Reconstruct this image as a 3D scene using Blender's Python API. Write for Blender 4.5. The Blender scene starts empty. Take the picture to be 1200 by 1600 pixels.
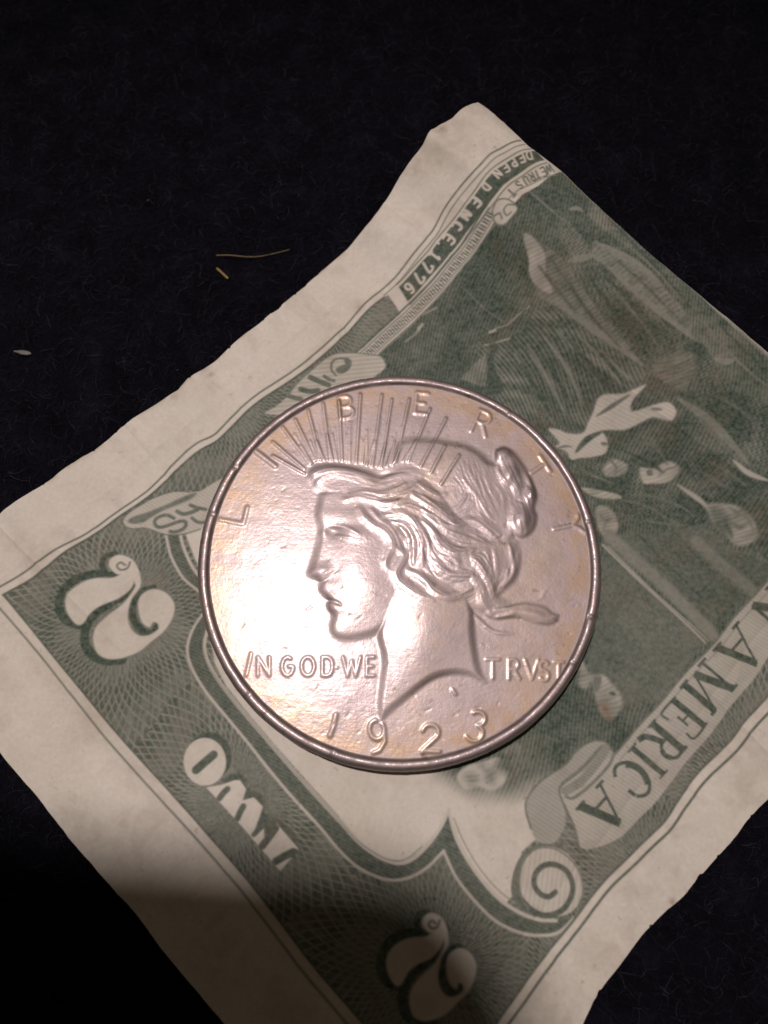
import bpy, math, random
import numpy as np
random.seed(4); rng=np.random.default_rng(11)
MM=0.001
scene=bpy.context.scene
col=scene.collection
# ------------------------------------------------------------------ camera
cam_d=bpy.data.cameras.new('camera'); cam=bpy.data.objects.new('camera',cam_d); col.objects.link(cam)
CAM=[-1.4708, -15.5932, 73.5601]; TILT=0.278247
cam.location=[v*MM for v in CAM]; cam.rotation_euler=(TILT,0,0)
cam_d.lens=27.0; cam_d.sensor_width=36; cam_d.sensor_fit='AUTO'; cam_d.clip_start=0.002; cam_d.clip_end=10
cam_d.dof.use_dof=True; cam_d.dof.focus_distance=0.0735; cam_d.dof.aperture_fstop=24
scene.camera=cam
# ------------------------------------------------------------------ light
world=bpy.data.worlds.new('World'); scene.world=world; world.use_nodes=True
bg=world.node_tree.nodes['Background']; bg.inputs[0].default_value=(1.0,0.74,0.55,1); bg.inputs[1].default_value=0.058
LDIR=np.array((-0.107,0.140,0.984)); LH=0.32
ld=bpy.data.lights.new('ceiling_lamp','SPOT'); ld.shadow_soft_size=0.0072; ld.energy=3.6; ld.color=(1.0,0.865,0.85); ld.spot_size=math.radians(44); ld.spot_blend=1.0
lo=bpy.data.objects.new('ceiling_lamp',ld); col.objects.link(lo)
lp=np.array((-9.2,-5.4,2.4))*MM+LDIR/LDIR[2]*LH; lo.location=lp
from mathutils import Vector
lo.rotation_euler=(Vector((-.004,-.004,.001))-Vector(lp)).to_track_quat('-Z','Y').to_euler()
scene.view_settings.view_transform='Standard'; scene.view_settings.look='None'; scene.view_settings.exposure=0; scene.view_settings.gamma=1
# ------------------------------------------------------------------ measured outlines, millimetres
EDGE_LONG=[(-42.56,2.05),(-39.06,4.75),(-34.39,8.36),(-30.38,12.07),(-26.57,15.16),(-24.58,16.56),(-22.51,18.15),(-21.59,19.69),(-19.82,21.3),(-17.87,22.85),(-15.01,25.6),(-12.39,27.64),(-9.8,30.97),(-7.05,33.44),(-4.25,36.14),(-2.36,37.68),(-0.78,39.64),(0.78,41.82),(2.37,43.4),(3.2,44.13),(4.1,45.38),(5.01,46.04),(6.31,46.39),(8.42,47.87)]
EDGE_FOLD=[(8.42,47.87),(12.31,42.81),(16.1,39.98),(20.12,34.96),(24.34,29.85),(28.3,25.99),(31.88,22.72),(35.23,19.03)]
EDGE_SHORT=[(-36.04,-17.21),(-34.02,-19.39),(-31.23,-22.09),(-28.24,-25.5),(-25.51,-28.26),(-22.08,-31.41),(-19.81,-33.82),(-16.96,-36.63),(-14.65,-38.96)]
EDGE_LOW=[(14.97,-38.91),(15.98,-37.66),(17.44,-35.81),(19.19,-33.65),(20.42,-32.3),(21.51,-31.19),(23.3,-29.52),(25.02,-28.42),(27.17,-26.78),(29.53,-24.33),(32.5,-21.21)]
INK=[('p','printed_border',[(-37.89,-3.05),(-34.03,-0.49),(-30.63,2.19),(-27.08,5.06),(-23.52,8.11),(-20.47,11.36),(-18.38,12.78),(-16.85,14.47),(-14.8,16.76),(-10.98,19.57),(-7.38,22.59),(-3.79,26.78),(-1.47,28.68),(1.24,30.29),(7.78,36.05),(16.1,39.98),(20.12,34.96),(28.3,25.99),(38.18,15.53),(37.98,-8.54),(33.47,-12.88),(28.28,-17.65),(24.94,-21.16),(23.09,-23.51),(20.34,-25.45),(18.29,-27.17),(16.46,-29.13),(14.49,-31.32),(12.57,-33.45),(10.23,-35.59),(8.03,-38.28),(3.74,-43.54),(0.61,-42.93),(-3.22,-38.82),(-5.66,-36.39),(-7.96,-33.97),(-12.44,-28.64),(-13.88,-27.11),(-17.21,-23.85),(-20.73,-20.48),(-25.38,-15.99),(-29.02,-12.16),(-33.56,-7.56)],{'v':0.62,'s':0.08,'c':0,'k':1}),
('p','vignette_ground',[(-2.48,21.9),(0.42,24.62),(2.04,26.13),(3.92,27.96),(5.62,29.64),(7.36,31.65),(8.93,33.37),(10.17,34.58),(10.89,36.0),(12.03,37.0),(13.66,37.62),(16.32,39.55),(20.12,34.96),(28.3,25.99),(38.18,15.53),(37.58,1.92),(34.75,-1.67),(30.59,-6.42),(25.63,-11.02),(23.15,-13.74),(19.07,-17.77),(15.69,-19.84),(11.94,-24.65),(10.58,-25.68),(9.56,-29.23),(8.98,-29.83),(8.02,-29.03),(6.22,-26.91),(4.9,-24.55),(4.29,-22.18),(3.51,-23.72),(2.06,-25.42),(0.42,-26.47),(-1.42,-26.27),(-3.55,-25.0),(-5.91,-22.39),(-8.38,-19.92),(-11.38,-16.84),(-13.84,-14.19),(-16.24,-11.43),(-17.37,-9.37),(-17.78,-7.59),(-17.04,-4.87),(-18.43,-2.08),(-19.83,0.44),(-20.94,2.94),(-14.45,12.04)],{'v':0.02,'s':0.12,'c':0,'k':0}),
('p','vignette',[(-2.48,21.9),(0.42,24.62),(2.04,26.13),(3.92,27.96),(5.62,29.64),(7.36,31.65),(8.93,33.37),(10.17,34.58),(10.89,36.0),(12.03,37.0),(13.66,37.62),(16.32,39.55),(20.12,34.96),(28.3,25.99),(38.18,15.53),(37.58,1.92),(34.75,-1.67),(30.59,-6.42),(25.63,-11.02),(23.15,-13.74),(19.07,-17.77),(14.58,-19.57),(9.99,-20.95),(6.57,-20.69),(3.73,-19.05),(0.87,-16.0),(-2.09,-1.15),(-4.1,15.54)],{'v':0.76,'s':1.6,'c':0,'k':2}),
('p','vignette',[(-2.48,21.9),(0.42,24.62),(2.04,26.13),(3.92,27.96),(5.62,29.64),(7.36,31.65),(8.93,33.37),(10.17,34.58),(10.89,36.0),(12.03,37.0),(13.66,37.62),(16.32,39.55),(20.12,34.96),(28.3,25.99),(38.18,15.53),(37.58,1.92),(34.75,-1.67),(30.59,-6.42),(25.63,-11.02),(23.15,-13.74),(19.07,-17.77)],{'v':0.76,'s':0.12,'c':0,'k':2}),
('p','',[(6.55,29.99),(9.96,32.77),(12.36,33.21),(13.69,29.98),(14.41,27.25),(13.42,26.27),(10.05,25.27),(7.87,27.36)],{'v':0.86,'s':1.0,'c':1,'k':2}),
('p','',[(13.2,37.07),(16.06,38.68),(21.52,32.89),(21.18,28.94),(18.82,30.51),(16.5,33.94)],{'v':0.84,'s':0.8,'c':1,'k':2}),
('p','',[(11.75,23.96),(15.07,25.91),(18.44,23.06),(22.11,19.73),(24.05,18.06),(22.23,16.22),(19.98,16.47),(18.87,13.83),(16.59,14.24),(14.31,17.27),(11.76,19.48)],{'v':0.8,'s':0.5,'c':1,'k':3}),
('p','',[(8.3,23.13),(10.48,23.95),(13.04,18.48),(15.1,14.12),(12.92,13.95),(9.97,17.3)],{'v':0.72,'s':0.6,'c':1,'k':3}),
('p','',[(12.48,32.97),(14.23,31.7),(15.65,30.39),(16.9,28.91),(18.26,26.64),(20.08,23.56),(22.05,21.06),(23.64,18.89),(24.43,17.91),(22.87,19.4),(20.36,21.53),(17.85,23.8),(15.86,25.8),(14.25,27.1),(13.61,28.96),(13.07,30.9)],{'v':0.6,'s':0.12,'c':1,'k':4}),
('s','',[(12.79,32.61),(13.87,30.67),(14.16,28.98),(15.42,27.15)],{'v':0.3,'w':0.776,'s':0.12,'k':4,'t':1}),
('s','',[(15.85,26.28),(18.42,23.65),(20.74,21.45),(23.65,18.7)],{'v':0.5,'w':0.353,'s':0.12,'k':0,'t':1}),
('p','',[(16.96,28.7),(18.22,28.6),(20.0,28.09),(22.67,25.56),(25.37,22.8),(28.51,19.99),(27.32,19.15),(24.61,18.17),(22.83,20.16),(20.26,23.7)],{'v':0.86,'s':0.12,'c':1,'k':5}),
('p','',[(19.39,31.29),(20.58,30.26),(22.95,28.48),(25.68,25.87),(27.94,22.7),(29.19,20.47),(28.31,20.1),(25.74,22.15),(23.23,24.63),(20.21,28.31),(19.06,29.48)],{'v':0.6,'s':0.12,'c':1,'k':4}),
('s','',[(19.57,30.91),(21.18,29.87),(23.74,27.87),(25.67,25.75)],{'v':0.52,'w':0.494,'s':0.12,'k':0,'t':1}),
('s','',[(20.42,28.29),(22.66,25.34),(25.37,22.8),(28.13,20.53),(29.07,20.34)],{'v':0.52,'w':0.353,'s':0.12,'k':0,'t':1}),
('p','',[(16.38,33.6),(17.76,32.34),(18.94,30.22),(18.64,29.41),(17.04,29.57),(16.1,31.56)],{'v':0.8,'s':0.12,'c':1,'k':5}),
('s','',[(16.75,29.33),(18.04,29.38),(19.37,29.58)],{'v':0.52,'w':0.423,'s':0.12,'k':0,'t':1}),
('s','',[(12.59,37.49),(14.69,35.31),(16.44,33.6)],{'v':0.5,'w':0.091,'s':0.12,'k':0,'t':1}),
('p','',[(18.94,34.65),(20.13,35.0),(22.47,32.28),(24.72,29.22),(23.85,29.19),(21.48,31.17),(19.29,33.41)],{'v':0.64,'s':0.3,'c':1,'k':2}),
('s','',[(17.0,34.69),(17.85,34.75),(18.48,34.39)],{'v':0.52,'w':0.282,'s':0.12,'k':0,'t':1}),
('p','',[(27.94,22.7),(30.13,22.84),(30.9,21.96),(31.34,18.74),(29.66,18.71),(28.12,20.42)],{'v':0.66,'s':0.25,'c':1,'k':2}),
('s','',[(29.85,18.49),(30.85,18.16),(31.93,18.41)],{'v':0.5,'w':0.353,'s':0.12,'k':0,'t':1}),
('p','',[(27.89,19.8),(28.91,19.78),(30.4,17.23),(30.97,15.61),(29.33,15.82),(28.13,17.65)],{'v':0.88,'s':0.2,'c':1,'k':5}),
('p','',[(24.41,18.39),(26.56,19.34),(27.89,19.2),(28.33,17.44),(27.12,16.11),(25.59,16.88)],{'v':0.6,'s':0.3,'c':1,'k':4}),
('p','',[(26.75,15.77),(31.16,15.4),(34.5,13.45),(35.48,8.31),(33.29,8.86),(30.49,12.18),(29.02,14.14)],{'v':0.9,'s':0.3,'c':1,'k':5}),
('s','',[(26.76,15.38),(29.39,13.1),(31.18,10.88),(32.72,8.5)],{'v':0.55,'w':0.423,'s':0.12,'k':0,'t':1}),
('p','',[(24.08,16.89),(22.22,16.41),(20.16,16.63),(19.5,15.2),(18.91,13.83),(19.28,13.33),(20.69,13.44),(22.44,13.2),(23.87,13.59),(24.75,13.79),(26.23,13.23),(26.71,14.09),(26.01,15.03),(24.51,14.88),(22.97,14.74),(23.0,15.7)],{'v':0.12,'s':0.16,'c':1,'k':10}),
('s','',[(22.6,16.15),(21.17,15.49),(19.86,14.85)],{'v':0.6,'w':0.226,'s':0.12,'k':0,'t':1}),
('s','',[(24.53,14.59),(25.46,14.35)],{'v':0.6,'w':0.141,'s':0.12,'k':0,'t':1}),
('p','',[(15.23,14.04),(16.31,13.9),(17.12,13.49),(18.45,13.32),(19.12,14.01),(19.51,13.97),(20.42,13.34),(20.95,12.23),(20.67,11.16),(19.46,10.89),(18.79,10.83),(17.44,10.75),(16.93,11.66),(15.92,12.13),(16.28,12.62)],{'v':0.14,'s':0.16,'c':1,'k':10}),
('s','',[(17.87,11.47),(18.97,12.66),(20.42,13.34)],{'v':0.75,'w':0.317,'s':0.12,'k':0,'t':1}),
('s','',[(16.12,12.05),(16.95,12.16),(17.49,12.06)],{'v':0.6,'w':0.127,'s':0.12,'k':0,'t':1}),
('s','',[(20.29,12.22),(20.95,12.03)],{'v':0.6,'w':0.177,'s':0.12,'k':0,'t':1}),
('p','',[(17.68,10.65),(19.1,10.77),(20.47,9.96),(22.72,9.84),(23.56,10.47),(25.63,9.86),(25.37,8.76),(22.62,7.14),(19.85,7.78),(18.14,9.13)],{'v':0.84,'s':0.15,'c':1,'k':5}),
('p','',[(20.46,9.78),(21.36,10.64),(22.38,10.22),(22.89,9.66),(22.17,8.88),(20.78,8.85)],{'v':0.4,'s':0.2,'c':1,'k':4}),
('p','',[(23.9,9.58),(25.04,9.38),(26.22,9.84),(26.97,9.46),(27.32,8.78),(26.49,7.95),(25.05,7.92),(24.21,8.07)],{'v':0.3,'s':0.18,'c':1,'k':4}),
('s','',[(24.56,9.18),(25.05,8.79)],{'v':0.65,'w':0.282,'s':0.12,'k':0,'t':1}),
('p','',[(21.57,7.0),(23.69,7.82),(26.02,7.32),(28.19,6.38),(29.54,5.2),(29.39,3.7),(27.47,3.35),(24.51,3.74),(22.0,5.34)],{'v':0.88,'s':0.12,'c':1,'k':5}),
('p','',[(18.23,7.8),(19.84,7.6),(21.92,6.95),(21.72,6.54),(19.43,6.85)],{'v':0.26,'s':0.15,'c':1,'k':4}),
('p','',[(27.67,9.64),(29.94,9.88),(32.31,8.6),(34.4,7.42),(34.35,6.25),(32.17,5.11),(29.92,5.95),(28.37,7.95)],{'v':0.86,'s':0.2,'c':1,'k':5}),
('s','',[(27.25,7.59),(28.63,6.32),(29.53,5.37),(30.06,4.55)],{'v':0.22,'w':0.212,'s':0.12,'k':0,'t':1}),
('s','',[(31.42,9.03),(32.59,7.73),(34.37,6.83)],{'v':0.25,'w':0.282,'s':0.12,'k':0,'t':1}),
('p','',[(19.52,5.72),(20.43,5.9),(21.27,5.15),(21.61,3.86),(21.09,2.94),(20.19,2.76),(19.55,3.68)],{'v':0.36,'s':0.22,'c':1,'k':4}),
('s','',[(20.3,4.23),(21.06,4.69)],{'v':0.6,'w':0.177,'s':0.12,'k':0,'t':1}),
('s','',[(20.42,3.49),(20.75,3.12)],{'v':0.5,'w':0.177,'s':0.12,'k':0,'t':1}),
('p','',[(29.67,5.51),(31.35,5.24),(32.2,4.79),(33.24,3.71),(33.77,2.4),(33.25,1.5),(32.07,1.43),(31.18,2.51),(30.29,3.44),(29.85,4.5)],{'v':0.38,'s':0.2,'c':1,'k':4}),
('p','',[(29.98,4.98),(31.12,4.65),(31.77,2.62),(31.18,2.34),(30.29,3.44)],{'v':0.66,'s':0.35,'c':1,'k':4}),
('s','',[(31.75,3.44),(32.33,3.05),(32.87,3.3)],{'v':0.6,'w':0.184,'s':0.2,'k':0,'t':1}),
('s','',[(11.99,22.07),(13.69,18.86),(15.75,14.52)],{'v':0.5,'w':0.196,'s':0.14,'k':0,'t':1}),
('s','',[(13.24,22.48),(15.36,18.65),(17.02,15.28)],{'v':0.52,'w':0.184,'s':0.14,'k':0,'t':1}),
('s','',[(14.67,23.25),(17.15,19.33),(18.65,15.92)],{'v':0.5,'w':0.209,'s':0.14,'k':0,'t':1}),
('s','',[(15.89,23.65),(18.48,20.04),(20.33,16.97)],{'v':0.54,'w':0.16,'s':0.14,'k':0,'t':1}),
('s','',[(17.87,22.6),(20.22,19.69),(21.82,17.06)],{'v':0.52,'w':0.172,'s':0.14,'k':0,'t':1}),
('s','',[(19.62,21.01),(21.38,18.88),(22.94,17.25)],{'v':0.5,'w':0.147,'s':0.14,'k':0,'t':1}),
('s','',[(12.63,20.92),(14.31,17.7),(15.55,15.19)],{'v':0.93,'w':0.209,'s':0.14,'k':0,'t':1}),
('s','',[(14.07,22.33),(16.18,18.72),(17.64,15.85)],{'v':0.93,'w':0.196,'s':0.14,'k':0,'t':1}),
('s','',[(16.69,22.85),(19.08,19.32),(20.68,17.27)],{'v':0.92,'w':0.209,'s':0.14,'k':0,'t':1}),
('s','',[(18.84,21.77),(20.8,19.19),(22.18,17.18)],{'v':0.92,'w':0.184,'s':0.14,'k':0,'t':1}),
('s','',[(18.81,27.25),(20.97,23.87),(23.17,20.64),(24.58,18.73)],{'v':0.95,'w':0.196,'s':0.14,'k':0,'t':1}),
('s','',[(20.16,27.18),(22.63,24.08),(25.36,20.8)],{'v':0.93,'w':0.184,'s':0.14,'k':0,'t':1}),
('s','',[(19.57,27.49),(21.87,24.41),(24.23,21.16),(25.47,19.13)],{'v':0.66,'w':0.147,'s':0.14,'k':0,'t':1}),
('s','',[(21.51,26.33),(24.18,23.28),(26.52,20.48)],{'v':0.68,'w':0.135,'s':0.14,'k':0,'t':1}),
('s','',[(15.07,30.16),(16.92,27.41),(19.15,23.82),(21.7,20.57)],{'v':0.78,'w':0.147,'s':0.14,'k':0,'t':1}),
('s','',[(14.12,29.71),(15.79,27.41),(17.82,24.58)],{'v':0.74,'w':0.135,'s':0.14,'k':0,'t':1}),
('s','',[(20.92,29.26),(23.2,26.75),(25.46,23.94),(27.39,21.73)],{'v':0.75,'w':0.135,'s':0.14,'k':0,'t':1}),
('s','',[(20.87,33.79),(23.15,30.69),(25.79,27.05),(28.08,23.89)],{'v':0.88,'w':0.16,'s':0.14,'k':0,'t':1}),
('s','',[(21.9,31.17),(24.81,27.98),(26.91,25.22)],{'v':0.55,'w':0.123,'s':0.14,'k':0,'t':1}),
('s','',[(29.22,22.34),(30.67,20.1),(32.48,17.85),(34.58,15.56)],{'v':0.56,'w':0.184,'s':0.14,'k':0,'t':1}),
('s','',[(30.9,21.96),(32.75,19.71),(34.84,17.17)],{'v':0.9,'w':0.147,'s':0.14,'k':0,'t':1}),
('s','',[(31.85,22.69),(33.68,20.41),(35.42,18.31)],{'v':0.5,'w':0.123,'s':0.14,'k':0,'t':1}),
('s','',[(28.27,13.62),(30.09,11.4),(31.83,8.98)],{'v':0.62,'w':0.184,'s':0.14,'k':0,'t':1}),
('s','',[(29.39,14.29),(31.23,12.5),(33.01,10.52)],{'v':0.95,'w':0.184,'s':0.14,'k':0,'t':1}),
('s','',[(29.9,15.18),(31.92,13.77),(33.9,11.6)],{'v':0.66,'w':0.123,'s':0.14,'k':0,'t':1}),
('s','',[(24.82,17.57),(26.27,18.1),(27.72,18.45)],{'v':0.7,'w':0.147,'s':0.14,'k':0,'t':1}),
('s','',[(25.59,16.88),(27.06,17.25)],{'v':0.45,'w':0.123,'s':0.14,'k':0,'t':1}),
('s','',[(23.24,12.31),(25.14,11.23),(26.33,9.52)],{'v':0.6,'w':0.16,'s':0.14,'k':0,'t':1}),
('s','',[(22.52,11.22),(24.48,10.2),(26.03,8.81)],{'v':0.9,'w':0.16,'s':0.14,'k':0,'t':1}),
('s','',[(22.07,6.43),(24.28,5.81),(26.23,4.46),(27.48,3.49)],{'v':0.62,'w':0.135,'s':0.14,'k':0,'t':1}),
('s','',[(22.79,6.95),(25.01,6.68),(27.27,5.64),(28.8,4.45)],{'v':0.64,'w':0.147,'s':0.14,'k':0,'t':1}),
('s','',[(23.86,4.39),(25.87,3.95),(28.13,3.63)],{'v':0.66,'w':0.135,'s':0.14,'k':0,'t':1}),
('s','',[(28.59,8.68),(30.07,7.48),(31.52,6.29)],{'v':0.6,'w':0.147,'s':0.14,'k':0,'t':1}),
('s','',[(29.68,9.11),(31.29,7.74),(32.61,6.44)],{'v':0.62,'w':0.147,'s':0.14,'k':0,'t':1}),
('s','',[(18.01,9.89),(19.73,8.9),(21.45,8.1)],{'v':0.55,'w':0.123,'s':0.14,'k':0,'t':1}),
('s','',[(23.06,10.52),(24.39,9.71),(25.62,10.03)],{'v':0.95,'w':0.123,'s':0.14,'k':0,'t':1}),
('s','',[(25.54,8.57),(26.28,9.12),(27.0,9.15)],{'v':0.5,'w':0.123,'s':0.14,'k':0,'t':1}),
('s','',[(30.87,4.04),(31.33,3.16),(31.78,2.12)],{'v':0.75,'w':0.123,'s':0.14,'k':0,'t':1}),
('s','',[(32.22,4.48),(33.15,3.26),(33.51,2.12)],{'v':0.5,'w':0.11,'s':0.14,'k':0,'t':1}),
('s','',[(31.37,4.92),(32.25,4.16)],{'v':0.55,'w':0.123,'s':0.14,'k':0,'t':1}),
('s','',[(21.01,10.66),(21.68,9.72),(21.48,9.0)],{'v':0.6,'w':0.11,'s':0.14,'k':0,'t':1}),
('s','',[(19.84,5.16),(20.3,4.23),(20.05,3.31)],{'v':0.55,'w':0.11,'s':0.14,'k':0,'t':1}),
('p','',[(20.17,2.57),(28.22,-7.75),(23.72,-12.99),(19.42,-13.29),(17.51,-9.67),(19.09,-4.56)],{'v':0.66,'s':0.2,'c':0,'k':6}),
('p','',[(20.91,2.84),(23.4,2.94),(29.97,-6.33),(28.6,-7.5)],{'v':0.66,'s':0.2,'c':0,'k':6}),
('s','',[(20.72,2.75),(25.28,-2.16),(29.27,-6.88)],{'v':0.47,'w':0.675,'s':0.3,'k':6,'t':0}),
('s','',[(19.95,1.93),(24.15,-2.88),(28.4,-7.67)],{'v':0.3,'w':0.135,'s':0.08,'k':0,'t':0}),
('s','',[(20.46,1.75),(24.62,-3.15),(28.69,-7.49)],{'v':0.34,'w':0.086,'s':0.08,'k':0,'t':0}),
('p','',[(23.42,3.12),(27.15,3.34),(29.69,3.5),(31.75,1.11),(34.77,-0.41),(34.74,-2.39),(33.07,-2.98),(30.01,-6.16),(26.72,-2.14)],{'v':0.7,'s':0.3,'c':0,'k':6}),
('s','',[(28.68,2.0),(30.93,-0.54),(33.37,-2.83)],{'v':0.52,'w':0.552,'s':0.3,'k':6,'t':0}),
('s','',[(23.57,2.75),(26.1,-0.16),(29.19,-3.54)],{'v':0.8,'w':0.123,'s':0.08,'k':0,'t':0}),
('s','',[(27.11,2.63),(29.38,-0.27),(30.15,-1.33),(28.95,-2.66)],{'v':0.8,'w':0.123,'s':0.08,'k':0,'t':0}),
('s','',[(29.19,-3.54),(30.61,-2.36),(32.17,-3.42),(30.13,-5.63)],{'v':0.8,'w':0.123,'s':0.08,'k':0,'t':0}),
('s','',[(32.47,-0.62),(33.71,0.81),(34.76,-0.08)],{'v':0.8,'w':0.123,'s':0.08,'k':0,'t':0}),
('s','',[(32.47,-0.62),(33.82,-2.35)],{'v':0.8,'w':0.123,'s':0.08,'k':0,'t':0}),
('p','',[(17.04,-9.17),(17.64,-10.17),(18.11,-10.67),(17.35,-11.82),(16.55,-11.33)],{'v':0.38,'s':0.3,'c':1,'k':4}),
('p','',[(17.93,-10.83),(18.97,-10.5),(19.74,-11.33),(20.34,-12.16),(20.5,-13.3),(19.83,-14.27),(18.79,-14.59),(18.23,-13.46),(18.0,-12.15)],{'v':0.36,'s':0.25,'c':1,'k':4}),
('s','',[(19.43,-12.15),(20.0,-12.32)],{'v':0.7,'w':0.184,'s':0.15,'k':0,'t':1}),
('p','',[(18.1,-10.83),(18.79,-10.67),(18.53,-11.82),(18.02,-11.99)],{'v':0.6,'s':0.15,'c':1,'k':0}),
('p','',[(5.07,-19.46),(6.06,-18.55),(7.52,-18.2),(8.98,-17.86),(9.65,-19.0),(9.24,-20.14),(8.15,-20.71),(6.96,-20.37),(5.76,-20.59)],{'v':0.15,'s':0.2,'c':1,'k':0}),
('p','',[(5.79,-19.46),(6.52,-19.23),(6.98,-19.8),(6.25,-20.26)],{'v':0.42,'s':0.5,'c':1,'k':4}),
('p','',[(7.74,-18.78),(8.57,-19.0),(8.41,-20.03),(7.75,-19.8)],{'v':0.45,'s':0.5,'c':1,'k':4}),
('p','',[(7.02,-18.55),(7.51,-18.32),(7.61,-18.89)],{'v':0.4,'s':0.4,'c':1,'k':0}),
('p','',[(9.48,-17.39),(10.73,-16.7),(10.94,-17.39),(10.17,-18.2)],{'v':0.3,'s':0.3,'c':1,'k':0}),
('p','',[(8.66,-18.68),(11.48,-19.59),(12.69,-19.13),(11.12,-17.53),(10.69,-16.61)],{'v':0.72,'s':0.7,'c':1,'k':2}),
('s','',[(1.9,24.66),(2.58,25.55),(2.13,25.11)],{'v':0.25,'w':0.135,'s':0.08,'k':0,'t':0}),
('s','',[(0.78,23.8),(2.12,24.77)],{'v':0.45,'w':0.123,'s':0.08,'k':0,'t':0}),
('s','',[(2.58,26.58),(4.04,27.23)],{'v':0.42,'w':0.123,'s':0.08,'k':0,'t':0}),
('s','',[(9.0,23.13),(10.29,23.31),(11.45,23.44)],{'v':0.3,'w':0.098,'s':0.08,'k':0,'t':0}),
('s','',[(9.53,24.33),(10.06,24.46)],{'v':0.25,'w':0.147,'s':0.08,'k':0,'t':0}),
('s','',[(11.55,23.73),(12.17,24.04),(12.79,24.55)],{'v':0.3,'w':0.135,'s':0.08,'k':0,'t':0}),
('s','',[(11.53,25.06),(12.48,25.66),(13.42,26.27)],{'v':0.35,'w':0.08,'s':0.08,'k':0,'t':0}),
('p','',[(8.89,24.0),(10.17,24.25),(11.53,24.96),(13.0,26.02),(13.62,25.27),(12.28,23.71),(10.92,23.52),(9.32,23.21)],{'v':0.88,'s':0.12,'c':1,'k':2}),
('s','',[(10.17,24.65),(11.43,24.87),(12.58,25.76)],{'v':0.4,'w':0.074,'s':0.08,'k':0,'t':0}),
('p','',[(6.53,19.73),(7.88,21.31),(9.21,22.24),(9.35,20.88),(9.15,18.74),(8.28,18.88)],{'v':0.5,'s':0.12,'c':0,'k':2}),
('p','',[(9.43,22.87),(10.5,22.75),(9.85,21.3),(10.89,18.54),(9.79,17.91),(9.22,19.2)],{'v':0.85,'s':0.25,'c':1,'k':2}),
('s','',[(6.99,28.67),(8.96,26.63),(10.9,25.15)],{'v':0.5,'w':0.049,'s':0.08,'k':0,'t':0}),
('p','text_strip',[(-1.06,28.96),(0.91,30.99),(2.58,32.58),(5.24,36.34),(7.42,38.4),(9.02,40.17),(10.9,40.94),(13.05,41.95),(17.07,39.58),(14.16,37.32),(12.53,36.55),(11.27,35.32),(9.56,34.47),(7.55,32.64),(5.23,30.0),(2.59,27.62),(0.69,26.02)],{'v':0.04,'s':0.08,'c':0,'k':0}),
('s','tick_strip',[(-4.15,21.59),(-3.02,22.71),(-1.54,24.17),(-0.12,25.38),(1.03,26.36),(2.72,28.01),(4.37,29.42),(6.03,31.26),(7.73,33.2),(9.06,34.82),(9.53,35.41)],{'v':0.06,'w':0.798,'s':0.08,'k':0,'t':0}),
('s','tick_strip',[(-4.15,21.59),(-3.02,22.71),(-1.54,24.17),(-0.12,25.38),(1.03,26.36),(2.72,28.01),(4.37,29.42),(6.03,31.26),(7.73,33.2),(9.06,34.82),(9.53,35.41)],{'v':0.42,'w':0.368,'s':0.08,'k':7,'t':0}),
('s','',[(-4.51,22.02),(-3.38,23.15),(-1.9,24.61),(-0.48,25.8),(0.67,26.78),(2.37,28.44),(4.02,29.84),(5.68,31.69),(7.39,33.63),(8.72,35.24),(9.2,35.83)],{'v':0.6,'w':0.061,'s':0.08,'k':0,'t':0}),
('s','',[(-3.82,21.19),(-2.68,22.3),(-1.2,23.76),(0.21,24.99),(1.36,25.96),(3.05,27.62),(4.7,29.04),(6.35,30.86),(8.06,32.81),(9.38,34.43),(9.85,35.01)],{'v':0.5,'w':0.061,'s':0.08,'k':0,'t':0}),
('s','',[(-4.76,22.31),(-3.62,23.46),(-2.14,24.91),(-0.72,26.09),(0.43,27.08),(2.12,28.73),(3.78,30.13),(5.44,31.99),(7.15,33.92),(8.48,35.53),(8.97,36.12)],{'v':0.75,'w':0.092,'s':0.08,'k':0,'t':0}),
('s','',[(-41.61,-4.73),(-38.34,-2.31),(-34.86,0.09),(-31.04,2.57),(-27.32,5.59),(-23.93,8.58),(-20.78,12.18),(-18.73,13.39),(-17.21,15.17),(-15.17,17.41),(-11.33,20.2),(-7.79,23.22),(-4.2,27.45),(-1.95,29.4),(0.37,31.54),(3.26,34.62),(4.78,36.92),(6.48,38.52),(7.9,39.58),(9.22,41.0),(10.72,41.55),(12.48,42.45)],{'v':0.72,'w':0.08,'s':0.08,'k':0,'t':0}),
('s','',[(-1.47,28.91),(0.84,31.07),(3.72,34.15),(5.24,36.45),(6.93,38.05),(8.35,39.15),(9.65,40.52),(11.16,41.09),(12.92,42.0)],{'v':0.6,'w':0.055,'s':0.08,'k':0,'t':0}),
('p','text_strip',[(0.1,29.77),(1.65,31.1),(3.24,32.49),(4.79,34.45),(6.52,36.03),(8.18,37.63),(9.84,39.38),(11.53,40.21),(14.04,41.35),(14.83,40.26),(12.35,38.78),(10.71,37.82),(9.02,35.99),(7.01,34.23),(4.37,31.24),(2.58,29.62),(1.04,28.05)],{'v':0.82,'s':0.07,'c':0,'k':0}),
('s','',[(-0.13,30.06),(1.42,31.37),(3.02,32.77),(4.58,34.74),(6.31,36.3),(7.97,37.9),(9.63,39.66),(11.32,40.48),(13.85,41.67)],{'v':0.7,'w':0.055,'s':0.08,'k':0,'t':0}),
('s','',[(1.3,27.72),(2.85,29.3),(4.63,30.92),(7.27,33.91),(9.28,35.67),(10.96,37.5),(12.59,38.47),(15.07,39.91)],{'v':0.7,'w':0.055,'s':0.08,'k':0,'t':0}),
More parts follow.
